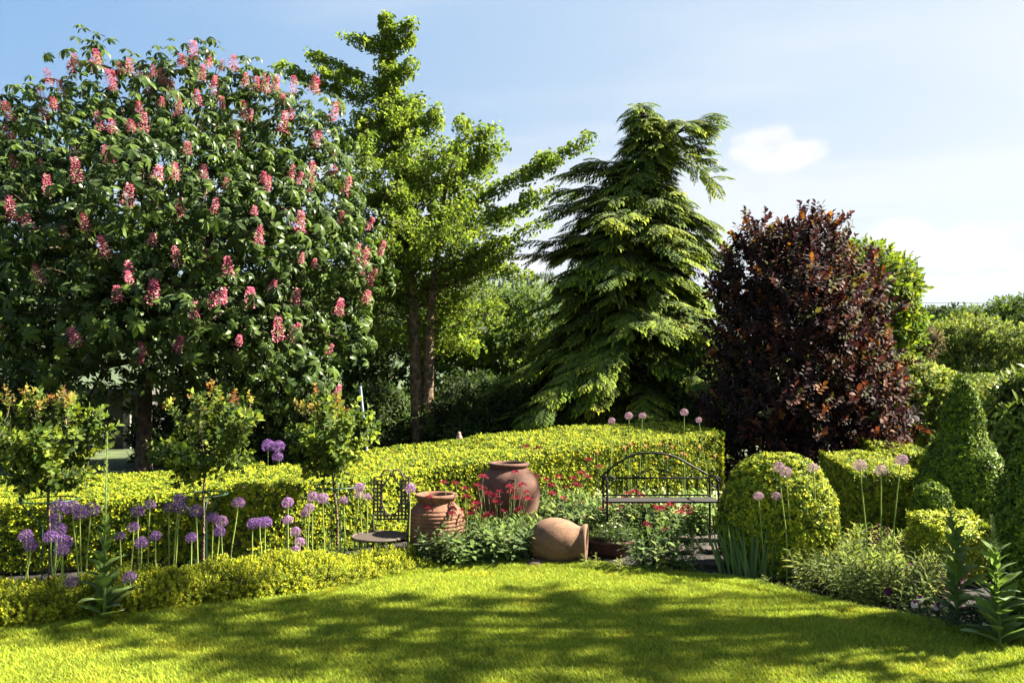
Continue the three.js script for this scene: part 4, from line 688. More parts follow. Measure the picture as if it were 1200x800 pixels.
// ------------------------------------------------------------------ path with slabs to the bench
{
  setSeed(99); const p0 = ground(700, 678), sh = new GB();
  const pts = [[690, 676], [780, 684], [862, 690], [858, 640], [850, 612], [740, 612], [700, 640]].map(([x, y]) => ground(x, y));
  const shp = new THREE.Shape(pts.map((p) => new THREE.Vector2(p.x, -p.z))), g = new THREE.ShapeGeometry(shp); g.rotateX(-Math.PI / 2); { const uv = g.attributes.uv, q = g.attributes.position; for (let i = 0; i < q.count; i++) uv.setXY(i, q.getX(i), q.getZ(i)); }
  const path = structure('garden_path', g, M.soil, 'dark narrow path of rough flat stones leading to the bench', 'path'); path.position.y = -0.015;
  for (const [py, xs] of [[620, [748, 785, 822, 848]], [632, [742, 776, 808, 842]], [646, [756, 796, 838]], [662, [762, 800, 842]], [678, [790, 836]]]) for (const x of xs) {
    const c = ground(x + rr(-4, 4), py), w = rr(0.12, 0.16), h = rr(0.07, 0.10), s = new THREE.Shape(); const n = 9; for (let k = 0; k <= n; k++) { const a = k / n * 6.283, r = 1 + 0.15 * Math.sin(a * 2 + x) + 0.1 * Math.sin(a * 3 + py), X = Math.cos(a) * w * r, Y = Math.sin(a) * h * r; k ? s.lineTo(X, Y) : s.moveTo(X, Y); }
    const sg = new THREE.ExtrudeGeometry(s, { depth: 0.03, bevelEnabled: true, bevelSize: 0.008, bevelThickness: 0.008, bevelSegments: 1 }); sg.rotateX(-Math.PI / 2); const m = part('slab', sg, M.slab, path); m.position.set(c.x, 0.0 + rr(0, 0.012), c.z); m.rotation.set(gauss() * 0.04, rr(-0.3, 0.3), gauss() * 0.04);
  }
}

// ------------------------------------------------------------------ iron bench
{
  const d = 8.0, s = d / F, c = at(768, 0, d);
  const o = thing('iron_bench', 'black wrought iron garden bench with an arched back and scrolled arm', 'bench', V(c.x, 0, -d));
  const X = (px) => (px - 768) * s, Y = (py) => EYE - (py - HY) * s, w = X(838), w0 = X(707), seatY = Y(583), dep = 0.34;
  const bar = (name, pts, r = 0.009, seg = 6) => part(name, new GB().tube(pts, r, seg).geo(), M.iron, o);
  bar('arched_back_rail', curve([V(w0, Y(557), -0.03), V(X(722), Y(545), -0.04), V(X(742), Y(534), -0.05), V(X(765), Y(531), -0.05), V(X(790), Y(535), -0.05), V(X(815), Y(548), -0.04), V(X(830), Y(556), -0.03)], 28), 0.011);
  bar('back_rail', [V(w0, Y(560), 0), V(X(832), Y(560), 0)], 0.009);
  bar('back_rail', [V(w0, Y(580), 0.01), V(X(832), Y(580), 0.01)], 0.008);
  for (let k = 0; k <= 10; k++) { const x = lerp(X(711), X(829), k / 10); bar('spindle', [V(x, Y(579), 0.01), V(x, Y(560.5), 0)], 0.005, 5); }
  for (const sgn of [-1, 1]) bar('back_scroll', curve([V(X(768 + sgn * 20), Y(559), -0.01), V(X(768 + sgn * 12), Y(551), -0.02), V(X(768 + sgn * 2), Y(550), -0.02), V(X(768 + sgn * 26), Y(556), -0.015)], 12), 0.005, 5);
  for (const x of [w0, X(832)]) {
    bar('leg', [V(x, 0, 0.02), V(x, seatY, 0), V(x, Y(557), -0.02)], 0.012);
    bar('leg', curve([V(x, 0, dep + 0.04), V(x, seatY * 0.5, dep), V(x, seatY, dep), V(x, seatY + 0.18, dep - 0.02)], 10), 0.012);
  }
  const scroll = (x0, dir) => { const pts = []; for (let k = 0; k <= 30; k++) { const t = k / 30, a = t * 9, r = 0.07 * (1 - t * 0.78); pts.push(V(x0 - dir * 0.04 + dir * Math.cos(a) * r * -1, seatY + 0.19 + Math.sin(a) * r, dep - 0.05)); } return pts; };
  bar('arm_scroll', scroll(w0 - 0.02, -1), 0.007, 5); bar('arm_scroll', scroll(X(832) + 0.02, 1), 0.007, 5);
  for (const x of [w0, X(832)]) bar('arm_rail', curve([V(x, Y(557), -0.02), V(x, seatY + 0.24, dep * 0.5), V(x, seatY + 0.2, dep)], 10), 0.009);
  for (let k = 0; k < 5; k++) { const g = new THREE.BoxGeometry(X(834) - w0 + 0.02, 0.018, 0.05); const m = part('seat_slat', g, M.slat, o); m.position.set((w0 + X(832)) / 2, seatY, 0.05 + k * 0.062); }
}
// ------------------------------------------------------------------ lattice chair
{
  const d = 7.15, s = d / F, o = thing('iron_chair', 'rusty iron chair with a round lattice seat and a lattice back', 'chair', V(at(448, 0, d).x, 0, -d));
  const seatY = EYE - (627 - HY) * s, R = 0.235, cz = 0.06;
  const X = (px) => (px - 448) * s, Y = (py) => EYE - (py - HY) * s;
  const bar = (name, pts, r = 0.006, seg = 5) => part(name, new GB().tube(pts, r, seg).geo(), M.rust, o);
  const circ = []; for (let k = 0; k <= 40; k++) { const a = k / 40 * 6.2832; circ.push(V(-0.02 + Math.cos(a) * R, seatY, cz + Math.sin(a) * R)); } bar('seat_ring', circ, 0.013, 8);
  for (let k = -6; k <= 6; k++) { const u = k / 7 * R, h = Math.sqrt(R * R - u * u); for (const q of [0, 1]) { const g = new THREE.BoxGeometry(0.019, 0.004, h * 2); const m = part('seat_strip', g, M.rust, o); m.rotation.y = 0.45 + (q ? Math.PI / 2 : 0); const a = m.rotation.y; m.position.set(-0.02 + Math.cos(a) * u, seatY + (q ? 0.0045 : 0), cz - Math.sin(a) * u); } }
  const L0 = X(434), L1 = X(476), bz = -0.15, topY = Y(562), botY = Y(612);
  for (const x of [L0, L1]) bar('back_post', [V(x, 0, bz - 0.02), V(x, seatY, bz + 0.02), V(x, botY, bz), V(x, topY, bz - 0.05)], 0.009, 6);
  // lattice strips on both sides of an open oval
  const cx = (L0 + L1) / 2, oy = lerp(topY, botY, 0.50), rx = (L1 - L0) * 0.27, ry = (topY - botY) * 0.40;
  const segs = (len0, len1, inside) => { const out = []; let st = null; for (let k = 0; k <= 40; k++) { const t = lerp(len0, len1, k / 40), i = inside(t); if (!i && st === null) st = t; if ((i || k === 40) && st !== null) { if (t - st > 0.012) out.push([st, t]); st = null; } } return out; };
  for (let k = 1; k < 10; k++) { const x = lerp(L0, L1, k / 10); for (const [a, b] of segs(botY, topY - 0.03, (y) => ((x - cx) / rx) ** 2 + ((y - oy) / ry) ** 2 < 1 || (y > oy && Math.abs(x - cx) < rx))) { const m = part('lattice_strip', new THREE.BoxGeometry(0.015, b - a, 0.003), M.rust, o); m.position.set(x, (a + b) / 2, bz - 0.03); } }
  for (let k = 0; k < 11; k++) { const y = lerp(botY, topY - 0.03, k / 10); for (const [a, b] of segs(L0, L1, (x) => ((x - cx) / rx) ** 2 + ((y - oy) / ry) ** 2 < 1 || (y > oy && Math.abs(x - cx) < rx))) { const m = part('lattice_strip', new THREE.BoxGeometry(b - a, 0.015, 0.003), M.rust, o); m.position.set((a + b) / 2, y, bz - 0.026); } }
  const ov = []; for (let k = 0; k <= 20; k++) { const a = Math.PI + k / 20 * Math.PI; ov.push(V(cx + Math.cos(a) * rx, oy + Math.sin(a) * ry, bz - 0.022)); } bar('oval_rim', [V(cx - rx, topY - 0.02, bz - 0.03), ...ov, V(cx + rx, topY - 0.02, bz - 0.03)], 0.006);
  for (const sg of [-1, 1]) bar('top_scroll', curve([V(cx + sg * (L1 - L0) / 2, topY, bz - 0.05), V(cx + sg * 0.11, topY + 0.005, bz - 0.05), V(cx + sg * 0.07, topY + 0.06, bz - 0.06), V(cx + sg * 0.02, topY + 0.06, bz - 0.06), V(cx + sg * 0.01, topY + 0.02, bz - 0.05), V(cx + sg * 0.05, topY - 0.04, bz - 0.04), V(cx + sg * rx, topY - 0.09, bz - 0.035)], 24), 0.007);
  for (const x of [-0.16, 0.12]) bar('leg', [V(x, 0, cz + 0.2), V(x, seatY, cz + 0.16)], 0.009, 6);
}

// ------------------------------------------------------------------ standard roses with hoop supports
const rosePal = palette([[0.08, 0.125, 0.012, 5], [0.16, 0.20, 0.015, 4], [0.035, 0.065, 0.010, 3]], 0.2), shootPal = palette([[0.26, 0.16, 0.03, 3], [0.32, 0.26, 0.04, 3], [0.24, 0.09, 0.03, 2]], 0.2);
function rose(label, px, base, cr, hoopY, seed, hoopLabel, hoopPx) {
  setSeed(seed); const d = depthAt(base), s = d / F, b = V(at(px, 0, d).x, -0.03, -d);
  const o = thing('standard_rose', label, 'rose', b, 'standard roses in the allium bed');
  const [cx, cy, rx, ry] = cr, C = V((cx - px) * s, EYE - (cy - HY) * s, 0);
  const tg = new GB(), g = new GB(), fork = V(C.x * 0.6, C.y - ry * s * 0.72, 0);
  tg.tube(curve([V(0, 0, 0), V(0.012, fork.y * 0.4, 0.01), V(fork.x * 0.7 - 0.01, fork.y * 0.8, 0), fork], 12), (t) => 0.013 - 0.003 * t, 7);
  part('trunk', tg.geo(), M.barkPale, o);
  const lists = roseSprigs.map(() => []), tips = roseSprigs.map(() => []);
  for (let k = 0; k < 34; k++) {
    const u = onSphere(); u.y = u.y * 0.85 + 0.05; const e = C.clone().add(V(u.x * rx * s * 0.84, u.y * ry * s * 0.95, u.z * rx * s * 0.8)); const pts = limb(g, fork, e, 0.006, 0.002, 0.15, 4, 6), cv = new THREE.CatmullRomCurve3(pts);
    for (let j = 0; j < 15; j++) { const t = Math.pow(rnd(), 0.55), q = cv.getPoint(t); q.add(V(gauss() * 0.045, gauss() * 0.045, gauss() * 0.045)); lists[j % 2].push([q, V(u.x + gauss() * 0.6, u.y + 0.4 + gauss() * 0.4, u.z + gauss() * 0.6), rr(0.8, 1.35), rosePal(), rr(0, 6)]); }
  }
  for (let k = 0; k < 9; k++) { const a = C.clone().add(V(rr(-0.8, 0.8) * rx * s, ry * s * rr(0.3, 0.7), rr(-0.5, 0.5) * rx * s)), e = a.clone().add(V(gauss() * 0.12, rr(0.06, 0.2), gauss() * 0.12)); limb(g, a, e, 0.0035, 0.0015, 0.05, 4, 4); for (let j = 0; j < 4; j++) { const t = 0.4 + j * 0.2; tips[j % 2].push([a.clone().lerp(e, t), V(gauss() * 0.9, 0.8, gauss() * 0.9), rr(0.5, 0.85), j < 2 ? rosePal() : shootPal(), rr(0, 6)]); } }
  part('limbs', g.geo(), M.twig, o); lists.forEach((l, i) => scatter(o, 'crown', roseSprigs[i], M.leaf, l)); tips.forEach((l, i) => scatter(o, 'young_shoots', roseSprigs[i], M.leaf, l));
  const h = thing('rose_support', hoopLabel, 'plant support', b.clone(), 'rose hoops'), hy = EYE - (hoopY - HY) * s, hr = 0.2, ring = []; for (let k = 0; k <= 32; k++) { const a = k / 32 * 6.2832; ring.push(V(Math.cos(a) * hr, hy, Math.sin(a) * hr)); } part('hoop', new GB().tube(ring, 0.0055, 6).geo(), M.greenMetal, h);
  for (const a of [0.5, 2.5, 4.6]) part('stake', new GB().tube([V(Math.cos(a) * 0.05, 0, Math.sin(a) * 0.05), V(Math.cos(a) * 0.045, hy * 0.72, Math.sin(a) * 0.045), V(Math.cos(a) * hr, hy, Math.sin(a) * hr)], 0.0055, 5).geo(), M.greenMetal, h);
}
rose('widest standard rose on a thin stem, beside the tall leafy spike', 57, 692, [58, 516, 56, 52], 581, 801, 'green wire hoop round the widest standard rose');
rose('standard rose on a thin stem in front of the chestnut, next to the mauve alliums', 237, 676, [243, 512, 54, 48], 575, 802, 'green wire hoop round the rose by the mauve alliums');
rose('standard rose on a thin stem near the iron chair', 394, 655, [388, 508, 44, 42], 566, 803, 'green wire hoop round the rose near the iron chair');

// ------------------------------------------------------------------ alliums
function alliumHead(seed, dark, mid, pale) {
  setSeed(seed); const g = new GB(), n = 120;
  for (let k = 0; k < n; k++) {
    const y = 1 - 2 * (k + 0.5) / n; if (y < -0.82) continue; const a = k * 2.39996, r = Math.sqrt(1 - y * y), u = V(Math.cos(a) * r, y, Math.sin(a) * r), R = rr(0.82, 1.06), c = u.clone().multiplyScalar(R), w = rr(0.8, 1.2);
    if (k % 2 === 0) { g.color(mid[0] * 0.6, mid[1] * 0.9, mid[2] * 0.6); const sx = V(0.012, 0, 0), i = [g.v(0, 0, 0), g.v(c.x + sx.x, c.y, c.z), g.v(c.x - sx.x, c.y, c.z)]; g.t(...i); }
    const col = k % 5 === 0 ? pale : k % 3 === 0 ? dark : mid; g.color(col[0] * w, col[1] * w, col[2] * w);
    const t1 = V().crossVectors(u, V(0.3, 0.9, 0.2)).normalize(), t2 = V().crossVectors(u, t1);
    for (let j = 0; j < 5; j++) { const b = j * 1.2566 + a, d = t1.clone().multiplyScalar(Math.cos(b)).addScaledVector(t2, Math.sin(b)).addScaledVector(u, 0.45); g.leaf(c, d, u, 0.24, 0.085, { rows: 2, droop: 0, fold: 0.1 }); }
  }
  return g.geo();
}
const headViolet = [1, 2].map((s) => alliumHead(900 + s, [0.08, 0.028, 0.14], [0.15, 0.065, 0.23], [0.27, 0.14, 0.35]));
const headMauve = [3, 4].map((s) => alliumHead(900 + s, [0.15, 0.055, 0.18], [0.27, 0.13, 0.29], [0.38, 0.22, 0.38]));
const headPale = [5, 6].map((s) => alliumHead(900 + s, [0.18, 0.085, 0.14], [0.29, 0.17, 0.24], [0.38, 0.27, 0.29]));
let alliumSeed = 0;
function allium(px, py, r, d, label, ...rest) {
  const [group, heads, lean = 0] = typeof rest[0] === 'string' ? rest : [undefined, ...rest];
  setSeed(4000 + alliumSeed++ * 17);
  const top = at(px, py, d), b = V(top.x - lean + gauss() * 0.03, -0.03, top.z + gauss() * 0.03), h = top.clone().sub(b);
  const o = thing('allium', label, 'allium', b, group), cv = curve([V(0, 0, 0), V(h.x * 0.2 + gauss() * 0.012, h.y * 0.4, h.z * 0.3), V(h.x * 0.65, h.y * 0.75, h.z * 0.7), h], 10);
  const sg = new GB(); sg.color(0.20, 0.26, 0.06); sg.tube(cv, (t) => 0.0062 - 0.0015 * t, 6); part('stem', sg.geo(), M.stem, o);
  const m = part('flower_head', heads[alliumSeed % heads.length], M.petal, o); m.position.copy(h); m.scale.set(1, rr(0.8, 1), 1).multiplyScalar(r / F * d * rr(0.8, 0.95)); m.rotation.set(gauss() * 0.3, rr(0, 6), gauss() * 0.3);
  return o;
}
const gV = 'violet alliums by the widest rose', gM = 'purple alliums between the roses', gC = 'mauve alliums by the chair-side rose';
for (const [x, y, r, d, l = 0] of [[30, 628, 9.5, 5.6], [36, 639, 9, 5.55, 0.06], [15, 686, 9, 5.45, -0.02], [68, 593, 9.5, 5.8, -0.05], [84, 595, 11, 5.7, -0.02], [93, 601, 9, 5.85], [106, 597, 10.5, 5.75, 0.05], [65, 607, 8, 5.9], [67, 621, 10, 5.6, 0.02], [59, 629, 10, 5.5], [75, 635, 9.5, 5.55, 0.1], [73, 645, 9, 5.45, 0.02], [83, 682, 9, 5.4, 0.03]]) allium(x, y, r, d, 'deep violet round allium in the crowded clump beside the widest rose', gV, headViolet, l);
for (const [x, y, r, d, l = 0] of [[140, 628, 7.5, 5.9], [151, 676, 9.5, 5.5], [161, 599, 9, 6.1], [156, 618, 8, 6.0], [175, 591, 8, 6.2], [165, 636, 8, 6.0], [182, 628, 8, 6.1], [198, 595, 7.5, 6.3], [210, 585, 8.5, 6.3, 0.05], [211, 595, 8, 6.25, 0.06], [229, 599, 9.5, 6.2], [224, 630, 7.5, 6.1], [249, 606, 7.5, 6.4], [257, 623, 7.5, 6.3], [296, 614, 7.5, 6.6], [304, 612, 7.5, 6.6], [311, 612, 8, 6.55]])
  allium(x, y, r, d, ...(x > 290 ? ['purple allium in the tight row of three against the shaded hedge', 'purple alliums in a row of three'] : x < 155 && y > 620 ? [y > 650 ? 'low purple allium touching the golden hedge beside the tall leafy spike' : 'small purple allium just behind the tall leafy spike', 'purple alliums by the leafy spike'] : x > 195 ? ['purple allium crowding round the stem of the rose in front of the chestnut', 'purple alliums at the middle rose'] : ['purple allium in the loose clump between the leafy spike and the next rose', gM]), headViolet, l);
for (const [x, y, r, d, l = 0] of [[259, 611, 7.5, 6.4], [279, 589, 8.5, 6.5, 0.05], [337, 589, 7.5, 6.8], [337, 609, 6.5, 6.8, 0.03], [346, 623, 6.5, 6.7], [351, 635, 6.5, 6.65], [346, 645, 6.5, 6.6], [357, 601, 6.5, 6.9], [362, 595, 6.5, 6.9], [366, 582, 7, 7.0], [378, 584, 7.5, 7.0], [403, 586, 6, 7.15], [421, 571, 7, 7.2], [420, 580, 5.5, 7.25], [430, 582, 5.5, 7.2], [481, 572, 7, 6.95, 0.03]]) allium(x, y, r, d, ...(x === 481 ? ['mauve allium between the iron chair and the ribbed jar'] : x === 279 ? ['tall single mauve allium between the two thin-stemmed roses by the chestnut'] : x === 259 ? ['mauve allium among the purple ones by the rose in front of the chestnut'] : x > 400 ? ['mauve allium between the rose and the back of the iron chair', 'mauve alliums by the chair back'] : y > 618 ? ['low mauve allium just above the golden hedge, below the taller mauve ones', 'low mauve alliums'] : ['tall mauve allium beside the stem of the rose near the iron chair', gC]), headMauve, l);
for (const [x, y, r] of [[314, 522, 8], [326, 523, 8], [325, 535, 7]]) allium(x, y, r, 9.4, 'violet allium standing up behind the long box hedge', 'alliums behind the box hedge', headViolet);
for (const [x, y, r, d, l = 0] of [[717, 493, 4.5, 8.9], [737, 487, 5, 8.9], [753, 487, 5, 8.9, 0.03], [802, 483, 5, 8.9], [819, 492, 4, 8.9, -0.12]]) allium(x, y, r, d, 'pale pink allium rising behind the iron bench', 'pale alliums behind the bench', headPale, l);
for (const [x, y, r, d, l = 0] of [[889, 581, 6, 6.55, -0.04], [910, 581, 6, 6.55, 0.02], [913, 547, 7, 6.5, -0.05], [921, 553, 7, 6.5, -0.07], [953, 548, 7, 6.6, -0.03]]) allium(x, y, r, d, 'pale lilac allium in front of the clipped dome', 'pale alliums in front of the dome', headPale, l);
for (const [x, y, r, d, l = 0] of [[1008, 545, 8, 6.6, -0.06], [1033, 551, 8, 6.6], [1057, 539, 7.5, 6.6, 0.09]]) allium(x, y, r, d, 'tall pale fading allium in front of the dark short hedge', 'fading alliums before the dark hedge', headPale, l);

// ------------------------------------------------------------------ perennials
function stemGeo(seed, { h = 0.35, n = 16, L = 0.06, W = 0.018, spread = 1.0, rows = 3, droop = 0.4, r = 0.0028, from = 0.1, col = [0.7, 0.8, 0.6] }) {
  setSeed(seed); const g = new GB(); g.color(...col); const bx = gauss() * 0.04, bz = gauss() * 0.04; const P = (t) => V(bx * t * t, h * t, bz * t * t); g.tube([P(0), P(0.5), P(1)], [r, r * 0.8, r * 0.4], 4, { cap: false });
  for (let k = 0; k < n; k++) { const t = from + (1 - from) * (k + 0.5) / n, a = (k % 2) * Math.PI + Math.floor(k / 2) * 1.57 + rr(-0.2, 0.2), w = rr(0.82, 1.18), s = (t > 0.85 ? 0.65 : 1) * rr(0.8, 1.15); g.color(w, w, w); const el = lerp(spread, 0.5, t * t); g.leaf(P(t), V(Math.cos(a) * Math.sin(el), Math.cos(el), Math.sin(a) * Math.sin(el)), UPV, L * s, W * s, { rows, droop, fold: 0.2 }); }
  return g.geo();
}
const narrowStems = [1, 2, 3].map((s) => stemGeo(1100 + s, { h: 0.36, n: 20, L: 0.08, W: 0.021, spread: 1.1 }));
const valerianStems = [4, 5, 6].map((s) => stemGeo(1100 + s, { h: 0.34, n: 18, L: 0.075, W: 0.028, spread: 1.15 }));
const softStems = [7, 8].map((s) => stemGeo(1100 + s, { h: 0.22, n: 14, L: 0.05, W: 0.022, spread: 1.2 }));
const valerianHead = [0, 1].map((s) => { setSeed(1200 + s); const g = new GB(); for (let k = 0; k < 70; k++) { const u = onSphere(); u.y = Math.abs(u.y) * 0.9 - 0.15; const b = V(u.x * 0.030, u.y * 0.026, u.z * 0.030), w = rr(0.7, 1.25); g.color(0.20 * w, 0.012 * w, 0.03 * w); g.leaf(b, u.clone().add(V(gauss() * 0.5, 0.3, gauss() * 0.5)), UPV, 0.016, 0.011, { rows: 2, droop: 0 }); } return g.geo(); });
function clump(name, label, category, pos, { R = 0.25, n = 40, geos = narrowStems, pal = paleGreens, size = [0.8, 1.15], lean = 0.5, mat = M.leaf, group, seed = 1, flowers = [], fgeo = valerianHead, fh = [0.4, 0.6], fscale = [0.9, 1.5], fmat = M.petal, fname = 'flower_head' }) {
  setSeed(seed * 71 + 5); const o = thing(name, label, category, pos, group), lists = geos.map(() => []);
  for (let k = 0; k < n; k++) { const a = rr(0, 6.28), r = Math.sqrt(rnd()) * R, x = Math.cos(a) * r, z = Math.sin(a) * r; lists[k % geos.length].push([V(x, -0.04, z), V(x / R * lean + gauss() * 0.15, 1, z / R * lean + gauss() * 0.15), rr(size[0], size[1]), pal(), rr(0, 6)]); }
  lists.forEach((l, i) => scatter(o, 'foliage', geos[i], mat, l));
  if (flowers.length) {
    const sg = new GB(); sg.color(0.16, 0.22, 0.07);
    for (const [fx, fy] of flowers) { const e = at(fx, fy, -pos.z + rr(-0.08, 0.08)).sub(pos), b = V(e.x * 0.55, 0.1, e.z * 0.5); sg.tube(curve([b, b.clone().lerp(e, 0.5).add(V(gauss() * 0.01, 0, 0)), e], 5), 0.003, 4); const m = part(fname, fgeo[Math.floor(rnd() * fgeo.length)], fmat, o); m.position.copy(e); m.rotation.set(gauss() * 0.3, rr(0, 6), gauss() * 0.3); m.scale.setScalar(rr(fscale[0], fscale[1])); }
    part('flower_stems', sg.geo(), M.stem, o);
  }
  return o;
}
const valPal = palette([[0.09, 0.14, 0.025, 5], [0.16, 0.20, 0.04, 3], [0.045, 0.085, 0.018, 3]], 0.2);
const gp = (px, py, dz = 0) => { const p = ground(px, py); p.z -= dz; return p; };
const gVal = 'red valerian plants round the pots';
clump('red_valerian', 'red valerian with a dense leafy base growing before the big urn', 'valerian', gp(590, 655), { R: 0.32, n: 95, size: [0.9, 1.35], geos: valerianStems, pal: valPal, group: gVal, seed: 1, flowers: [[560, 570], [566, 574], [572, 580], [580, 583], [585, 577], [598, 572], [600, 578], [604, 585], [617, 578], [618, 586], [611, 596], [607, 600], [590, 600], [568, 606], [556, 598], [574, 604], [582, 590], [604, 555], [612, 570]] });
clump('red_valerian', 'red valerian leaning over between the ribbed jar and the big urn', 'valerian', gp(548, 660), { R: 0.26, n: 80, size: [0.9, 1.35], geos: valerianStems, pal: valPal, group: gVal, seed: 2, flowers: [[545, 574], [547, 584], [520, 566], [534, 567], [552, 604], [558, 592], [540, 600], [566, 560]] });
clump('red_valerian', 'thin valerian with few flowers rising in front of the ribbed jar', 'valerian', gp(515, 662), { R: 0.17, n: 34, geos: valerianStems, pal: valPal, group: gVal, seed: 3, size: [0.8, 1.15], lean: 0.4, flowers: [[504, 585], [508, 591], [529, 598], [530, 603], [502, 597]] });
clump('red_valerian', 'sprawling red valerian behind the fallen jar', 'valerian', gp(664, 636), { R: 0.32, n: 90, geos: valerianStems, pal: valPal, group: gVal, seed: 4, size: [1.05, 1.5], flowers: [[648, 580], [672, 562], [682, 556], [676, 570], [660, 585], [680, 590], [617, 525], [631, 527], [690, 560], [703, 548], [681, 608], [664, 572]] });
clump('red_valerian', 'red valerian in front of the iron bench', 'valerian', gp(748, 634), { R: 0.28, n: 80, geos: valerianStems, pal: valPal, group: gVal, seed: 5, size: [1.0, 1.45], flowers: [[736, 580], [744, 578], [752, 583], [733, 585], [741, 588], [750, 590], [728, 595], [712, 592], [706, 598], [762, 590], [768, 596], [757, 610], [722, 600]] });
clump('red_valerian', 'upright red valerian with spiky pale leaves beside the path', 'valerian', gp(775, 668), { R: 0.21, n: 46, geos: valerianStems, pal: valPal, group: gVal, seed: 6, size: [0.9, 1.35], flowers: [[786, 594], [774, 598], [798, 602], [806, 597], [780, 622], [757, 616]] });
clump('red_valerian', 'low valerian seedling between the urn and the bench arm', 'valerian', gp(640, 628), { R: 0.3, n: 70, geos: valerianStems, pal: valPal, group: gVal, seed: 7, size: [1.1, 1.7], flowers: [[641, 563], [628, 560], [646, 570], [655, 560], [690, 540]] });
clump('leafy_seedling', 'tuft of spiky pale leaves at the lawn edge in front of the bowl', 'plant', gp(712, 670), { R: 0.15, n: 20, geos: narrowStems, pal: paleGreens, seed: 8, size: [0.3, 0.6] });
clump('leafy_seedling', 'small broad-leaved seedling where the path meets the lawn', 'plant', gp(795, 676), { R: 0.07, n: 9, geos: softStems, pal: brightGreens, seed: 9, size: [0.5, 0.8] });
clump('leafy_seedling', 'small weed growing among the path stones', 'plant', gp(822, 668), { R: 0.07, n: 8, geos: softStems, pal: greens, seed: 10, size: [0.35, 0.6] });
// variegated ground cover behind the bench
for (const [px, d, label, seed] of [[700, 8.75, 'variegated pale-leaved clump behind the scrolled bench arm', 31], [745, 8.7, 'variegated pale-leaved clump behind the middle of the bench', 32], [790, 8.7, 'variegated pale-leaved clump behind the bench, beside the clipped dome', 33], [825, 8.8, 'variegated pale-leaved clump behind the bench end', 34]])
  clump('variegated_clump', label, 'plant', V(at(px, 0, d).x, 0, -d), { R: 0.26, n: 60, geos: softStems, pal: palette([[0.30, 0.34, 0.12, 4], [0.42, 0.44, 0.24, 2], [0.14, 0.22, 0.04, 3]], 0.2), seed, size: [1.6, 2.2], lean: 0.3 });
// faded tulips
const tulipHead = [0, 1].map((s) => { setSeed(1300 + s); const g = new GB(); for (let k = 0; k < 6; k++) { const a = k * 1.047, w = rr(0.8, 1.15); g.color(0.5 * w, 0.3 * w, 0.12 * w); g.leaf(V(0, 0, 0), V(Math.cos(a) * 0.3, 1, Math.sin(a) * 0.3), V(Math.cos(a), 0.3, Math.sin(a)), rr(0.045, 0.065), 0.024, { rows: 3, droop: 0.1 }); } return g.geo(); });
[[700, 530], [732, 525], [739, 521], [757, 523], [774, 520], [788, 523], [799, 531], [804, 532], [782, 535], [820, 524], [838, 534]].forEach(([px, py], i) => {
  setSeed(1400 + i); const d = 8.65 + rr(-0.1, 0.1), e = at(px, py + 4, d), b = V(e.x + gauss() * 0.03, -0.03, e.z), o = thing('faded_tulip', 'faded tan tulip seed head on a green stem behind the bench', 'tulip', b, 'faded tulips behind the bench'), h = e.clone().sub(b);
  const g = new GB(); g.color(0.16, 0.22, 0.05); g.tube(curve([V(0, 0, 0), h.clone().multiplyScalar(0.5).add(V(gauss() * 0.02, 0, 0)), h], 6), 0.005, 5); part('stem', g.geo(), M.stem, o);
  const m = part('flower_head', tulipHead[i % 2], M.petal, o); m.position.copy(h); m.scale.setScalar(rr(0.9, 1.3));
  for (let k = 0; k < 2; k++) { const lg = new GB(), a = rr(0, 6.28); lg.color(0.14, 0.22, 0.06); lg.leaf(V(0, 0.02, 0), V(Math.cos(a) * 0.25, 1, Math.sin(a) * 0.25), V(Math.cos(a), 0, Math.sin(a)), rr(0.35, 0.5), 0.05, { rows: 5, droop: 0.15 }); part('leaf', lg.geo(), M.leaf, o); }
});
// narrow-leaved bushy perennials in the right-hand bed
const gP = 'bushy pale perennials in the bed beside the dome';
for (const [px, py, R, n, hs, label, seed] of [[945, 672, 0.26, 60, 0.95, 'bushy pale-leaved perennial at the foot of the clipped dome', 41], [985, 688, 0.30, 80, 1.0, 'bushy pale-leaved perennial below the tall fading alliums', 42], [1030, 700, 0.32, 80, 0.95, 'bushy pale-leaved perennial with small pansies at its foot', 43], [1065, 690, 0.24, 50, 1.0, 'bushy pale-leaved perennial beside the dark red heuchera', 44], [1010, 660, 0.3, 60, 1.0, 'bushy pale-leaved perennial in front of the short dark hedge', 45]])
  clump('bushy_perennial', label, 'plant', gp(px, py), { R, n, geos: narrowStems, pal: paleGreens, seed, size: [hs * 0.7, hs * 1.1], lean: 0.6, group: gP });
clump('low_perennial', 'low pale plant creeping along the lawn edge by the iris leaves', 'plant', gp(915, 686), { R: 0.22, n: 40, geos: softStems, pal: paleGreens, seed: 46, size: [0.4, 0.7] });
clump('low_perennial', 'dark low plant under the pansies', 'plant', gp(1100, 722), { R: 0.28, n: 70, geos: softStems, pal: darkGreens, seed: 47, size: [0.4, 0.8] });
clump('low_perennial', 'dark low plant between the two foxglove plants', 'plant', gp(1135, 735), { R: 0.25, n: 70, geos: narrowStems, pal: darkGreens, seed: 48, size: [0.3, 0.6] });
clump('low_perennial', 'dark low plant at the foot of the broad dark cone', 'plant', gp(1185, 742), { R: 0.3, n: 80, geos: softStems, pal: darkGreens, seed: 49, size: [0.5, 0.9] });
clump('dark_heuchera', 'dark red heuchera with a single scarlet bloom beside the foxglove plant', 'plant', gp(1092, 690), { R: 0.16, n: 40, geos: softStems, pal: palette([[0.05, 0.012, 0.025, 4], [0.09, 0.02, 0.03, 2]], 0.2), seed: 50, size: [0.8, 1.2], flowers: [[1094, 677]], fscale: [0.9, 1.0] });
